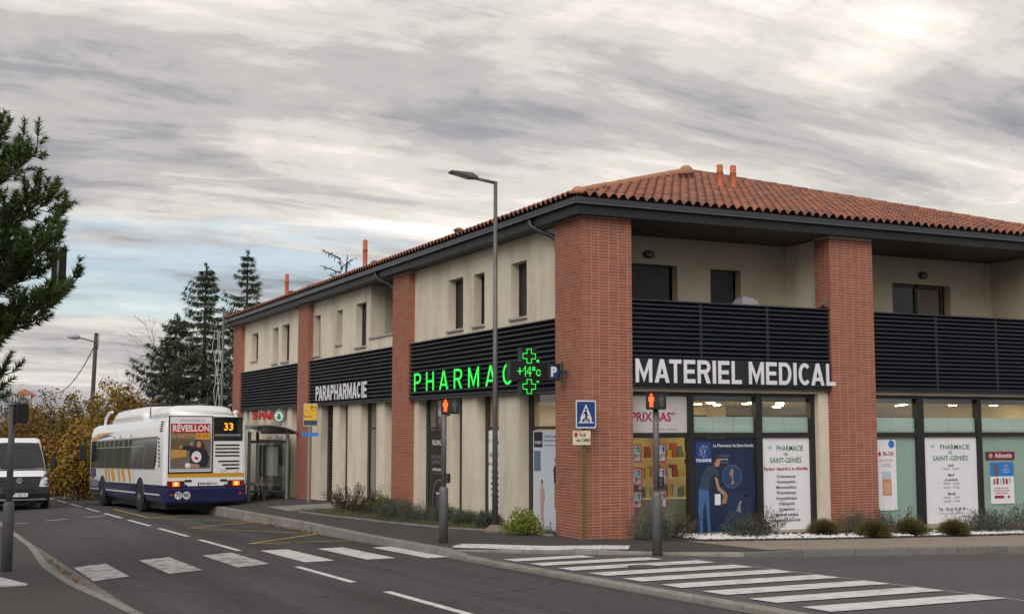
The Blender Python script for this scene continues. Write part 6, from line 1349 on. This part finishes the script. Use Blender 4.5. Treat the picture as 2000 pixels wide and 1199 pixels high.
# small plants in the beds
def tuft(name, label, x, y, zf, rad, h, m, n, kind, group, seed, cat='shrub'):
    r = random.Random(seed); t = thing(name, label, cat, (x, y, zf(x, y) + .01), group=group); c = MB(); st = MB()
    if kind == 'grass':
        for u in range(n):
            a = ru(r, 0, 6.283); b = ru(r, 0, 1) ** .7; d = Vector((math.cos(a) * b * 1.1, math.sin(a) * b * 1.1, 1)).normalized(); p = Vector((math.cos(a), math.sin(a), 0)) * rad * .30 * r.random(); L = h * ru(r, .65, 1.1); d = rdir(r); d.z = abs(d.z) * .9 + .12; d.normalize(); b = 1 - d.z; L = h * ru(r, .85, 1.02); a = math.atan2(d.y, d.x); n_ = d.cross(rdir(r)).normalized() * .0055; q = p + d * L * .6; e = q + (d + Vector((math.cos(a) * .25 * b, math.sin(a) * .25 * b, -.2 * b))).normalized() * L * .5; o = len(c.v)
            c.v += [tuple(p - n_), tuple(p + n_), tuple(q + n_), tuple(q - n_), tuple(e)]; c.f += [(o, o + 1, o + 2, o + 3), (o + 3, o + 2, o + 4)]; c.m += [0, 0]
    elif kind == 'twiggy':
        for u in range(34):
            a = ru(r, 0, 6.283); d = Vector((math.cos(a) * .75, math.sin(a) * .75, ru(r, .5, 1.4))).normalized(); L = h * ru(r, .6, 1.15); p = Vector((math.cos(a), math.sin(a), 0)) * rad * .35 * r.random(); pts = [p + d * L * q + Vector((0, 0, -.10 * L * q * q)) for q in (0, .35, .7, 1)]; st.tube(pts, [.008, .006, .004, .002], 3, cap=False)
            for v in range(n // 34): q = ru(r, .15, 1); pp = p + d * L * q; leaf(c, pp + rdir(r) * .05, (d + rdir(r) * .8).normalized(), .008, ru(r, .03, .08), r)
    else:
        lobes = [(Vector((ru(r, -.6, .6) * rad, ru(r, -.6, .6) * rad, 0)), ru(r, .35, .62) * rad, ru(r, .6, 1.0) * h) for _ in range(9)]
        for u in range(n):
            b, rd, hh = r.choice(lobes); d = rdir(r); d.z = abs(d.z); f = r.random() ** .35; p = b + Vector((d.x * rd * f, d.y * rd * f, d.z * hh * f)); lw, ll = (.016, .055) if kind == 'leafy' else (.006, .07)
            leaf(c, p, (d + rdir(r) * .7 + Vector((0, 0, .4))).normalized(), lw, ll * ru(r, .7, 1.2), r)
        for u in range(10): a = ru(r, 0, 6.283); st.tube([(0, 0, -.02), (math.cos(a) * rad * .5, math.sin(a) * rad * .5, h * .6)], [.01, .005], 3, cap=False)
    if st.v: st.build('stem', TWIG, t)
    c.build('foliage', m, t)
G1 = 'small plants in the beds along the building'
wz = lambda x, y: zwalk(x, y) + .02; cz2 = lambda x, y: corner_z(x, y) + .02
tuft('shrub', 'brown twiggy shrub before the PARAPHARMACIE columns', -1.05, 10.9, wz, .9, .80, BRN, 3400, 'twiggy', G1, 1)
tuft('shrub', 'smaller brown twiggy shrub beside the larger brown shrub', -1.0, 9.7, wz, .6, .58, BRN, 2000, 'twiggy', G1, 2)
for i, (x, y, rd, h) in enumerate(((-.75, 8.9, .62, .42), (-.85, 7.7, .66, .40), (-.75, 6.7, .62, .42), (-.55, 5.6, .55, .40), (-.45, 4.6, .42, .30))): tuft('shrub', 'low grey-green mound of shrub in the bed under the PHARMACIE columns', x, y, wz, rd, h, LAV, 2600, 'needle', 'low grey-green mounds along the bed', 30 + i)
tuft('shrub', 'yellow-green leafy clump at the foot of a brick pillar', -.55, 9.6, wz, .5, .52, GRN, 1500, 'leafy', G1, 7)
tuft('shrub', 'dark green low plant beside the lamp post foot', -.30, 3.55, wz, .38, .36, LAV, 1300, 'leafy', G1, 8)
tuft('shrub', 'bright yellow-green leafy bush beside the corner pillar', -.42, 1.55, wz, .48, .50, GRN, 2200, 'leafy', G1, 9)
tuft('shrub', 'wispy grey shrub at the right foot of the corner pillar', 1.25, -.42, cz2, .62, .55, LAV, 2600, 'needle', G1, 10); tuft('shrub', 'thin twiggy plant before the price cards', 1.75, -.30, cz2, .5, .55, BRN, 900, 'twiggy', G1, 11)
tuft('shrub', 'feathery grey shrub before the white services poster', 3.35, -.75, cz2, .58, .50, LAV, 2400, 'needle', G1, 12); tuft('shrub', 'thin twiggy stems rising before the white services poster', 3.75, -.55, cz2, .55, .66, BRN, 800, 'twiggy', G1, 13)
tuft('shrub', 'dark shrub at the foot of the second brick pillar', 6.1, -.75, cz2, .68, .52, LAV, 2500, 'needle', G1, 14); tuft('shrub', 'thin twiggy stems before the bottle poster', 7.0, -.7, cz2, .5, .55, BRN, 700, 'twiggy', G1, 15)
tuft('shrub', 'wide grey-green spreading shrub under the dog poster', 9.2, -1.15, cz2, .95, .52, LAV, 4200, 'needle', G1, 16); tuft('shrub', 'second wide grey-green shrub at the end of the gravel', 10.7, -1.2, cz2, .95, .55, LAV, 4200, 'needle', G1, 17)
for i, (x, y, s) in enumerate(((4.95, -.85, .34), (5.62, -1.55, .36), (6.66, -1.45, .36), (7.50, -1.75, .33))): tuft('ornamental_grass', 'round tussock of ornamental grass on the white gravel', x, y, cz2, .3, s, GRS, 2200, 'grass', 'grass tussocks on the white gravel', 50 + i, 'grass tussock')
# white pebbles and tufts of lawn
r = random.Random(77); m = MB()
for k in range(1500):
    x = ru(r, 1.9, 9.6); yf = pw([(1.9, -1.02), (4.24, -1.52), (6.58, -1.78), (8.6, -1.92), (9.6, -1.95)], x); y = yf + .05 + .95 * r.random() ** 1.6; s = ru(r, .025, .062); z = corner_z(x, y) + .02 + s * .35; a = ru(r, 0, 6.28); b = []
    for (px_, py_, pz_) in ((1, 0, 0), (.3, .8, .1), (-.8, .5, 0), (-.7, -.6, .1), (.4, -.8, 0)): q = s * ru(r, .8, 1.15); b.append((x + q * (px_ * math.cos(a) - py_ * math.sin(a)), y + q * (px_ * math.sin(a) + py_ * math.cos(a)), z + q * pz_ * .4))
    b += [(x + ru(r, -.3, .3) * s, y + ru(r, -.3, .3) * s, z + s * ru(r, .45, .75)), (x, y, z - s * .5)]
    m.add(b, [(i, (i + 1) % 5, 5) for i in range(5)] + [((i + 1) % 5, i, 6) for i in range(5)])
stuff(m.build('white_pebbles', mat('white_stone', (.62, .61, .63), (.74, .73, .75), 8, .8, island=.6)))
m = MB()
for k in range(700):
    y = ru(r, 1.2, 13.0); e = pw([(1.0, -.12), (2.2, -.46), (4.2, -1.05), (6.8, -1.45), (10, -1.75), (13, -1.85)], y); x = ru(r, e + .03, min(.15, e + .55)); leaf(m, Vector((x, y, zwalk(x, y) + .02)), Vector((ru(r, -.5, .5), ru(r, -.5, .5), 1)).normalized(), .006, ru(r, .05, .13), r)
stuff(m.build('bed_grass', LGR))
m = MB()     # dead leaves in the gutters
for k in range(310):
    y = ru(r, 7, 16) if k < 260 else ru(r, -2, 3); x = -2.96 - abs(r.gauss(0, .06)) if k < 260 else lk(y) + .19 + abs(r.gauss(0, .03)); 
    if k < 260 and abs(y - 10.5) > ru(r, .3, 5): continue
    z = zr(x, y) + .022; d = rdir(r); d.z *= .3; leaf(m, Vector((x, y, z)), d.normalized(), .02, .06, r)
stuff(m.build('fallen_leaves', AUT2))

# distant dovecote tower with tiled roof
p = at(48, 780, 118); z0 = gz(p.x, p.y); zt = at(48, 772, 118).z - z0
t = thing('dovecote_tower', 'small distant tower with a red tiled pyramid roof above the trees', 'tower', (p.x, p.y, z0))
MB().box(-.75, .75, -.75, .75, -.3, zt - .9).build('wall', PLAST, t)
for a, b in ((-.7, -.7), (.7, -.7), (.7, .7), (-.7, .7)): MB().box(a - .09, a + .09, b - .09, b + .09, zt - .9, zt).build('post', PLAST, t)
MB().add([(-1.05, -1.05, zt), (1.05, -1.05, zt), (1.05, 1.05, zt), (-1.05, 1.05, zt), (0, 0, zt + .62)], [(0, 1, 4), (1, 2, 4), (2, 3, 4), (3, 0, 4), (3, 2, 1, 0)]).build('roof', TILE, t)
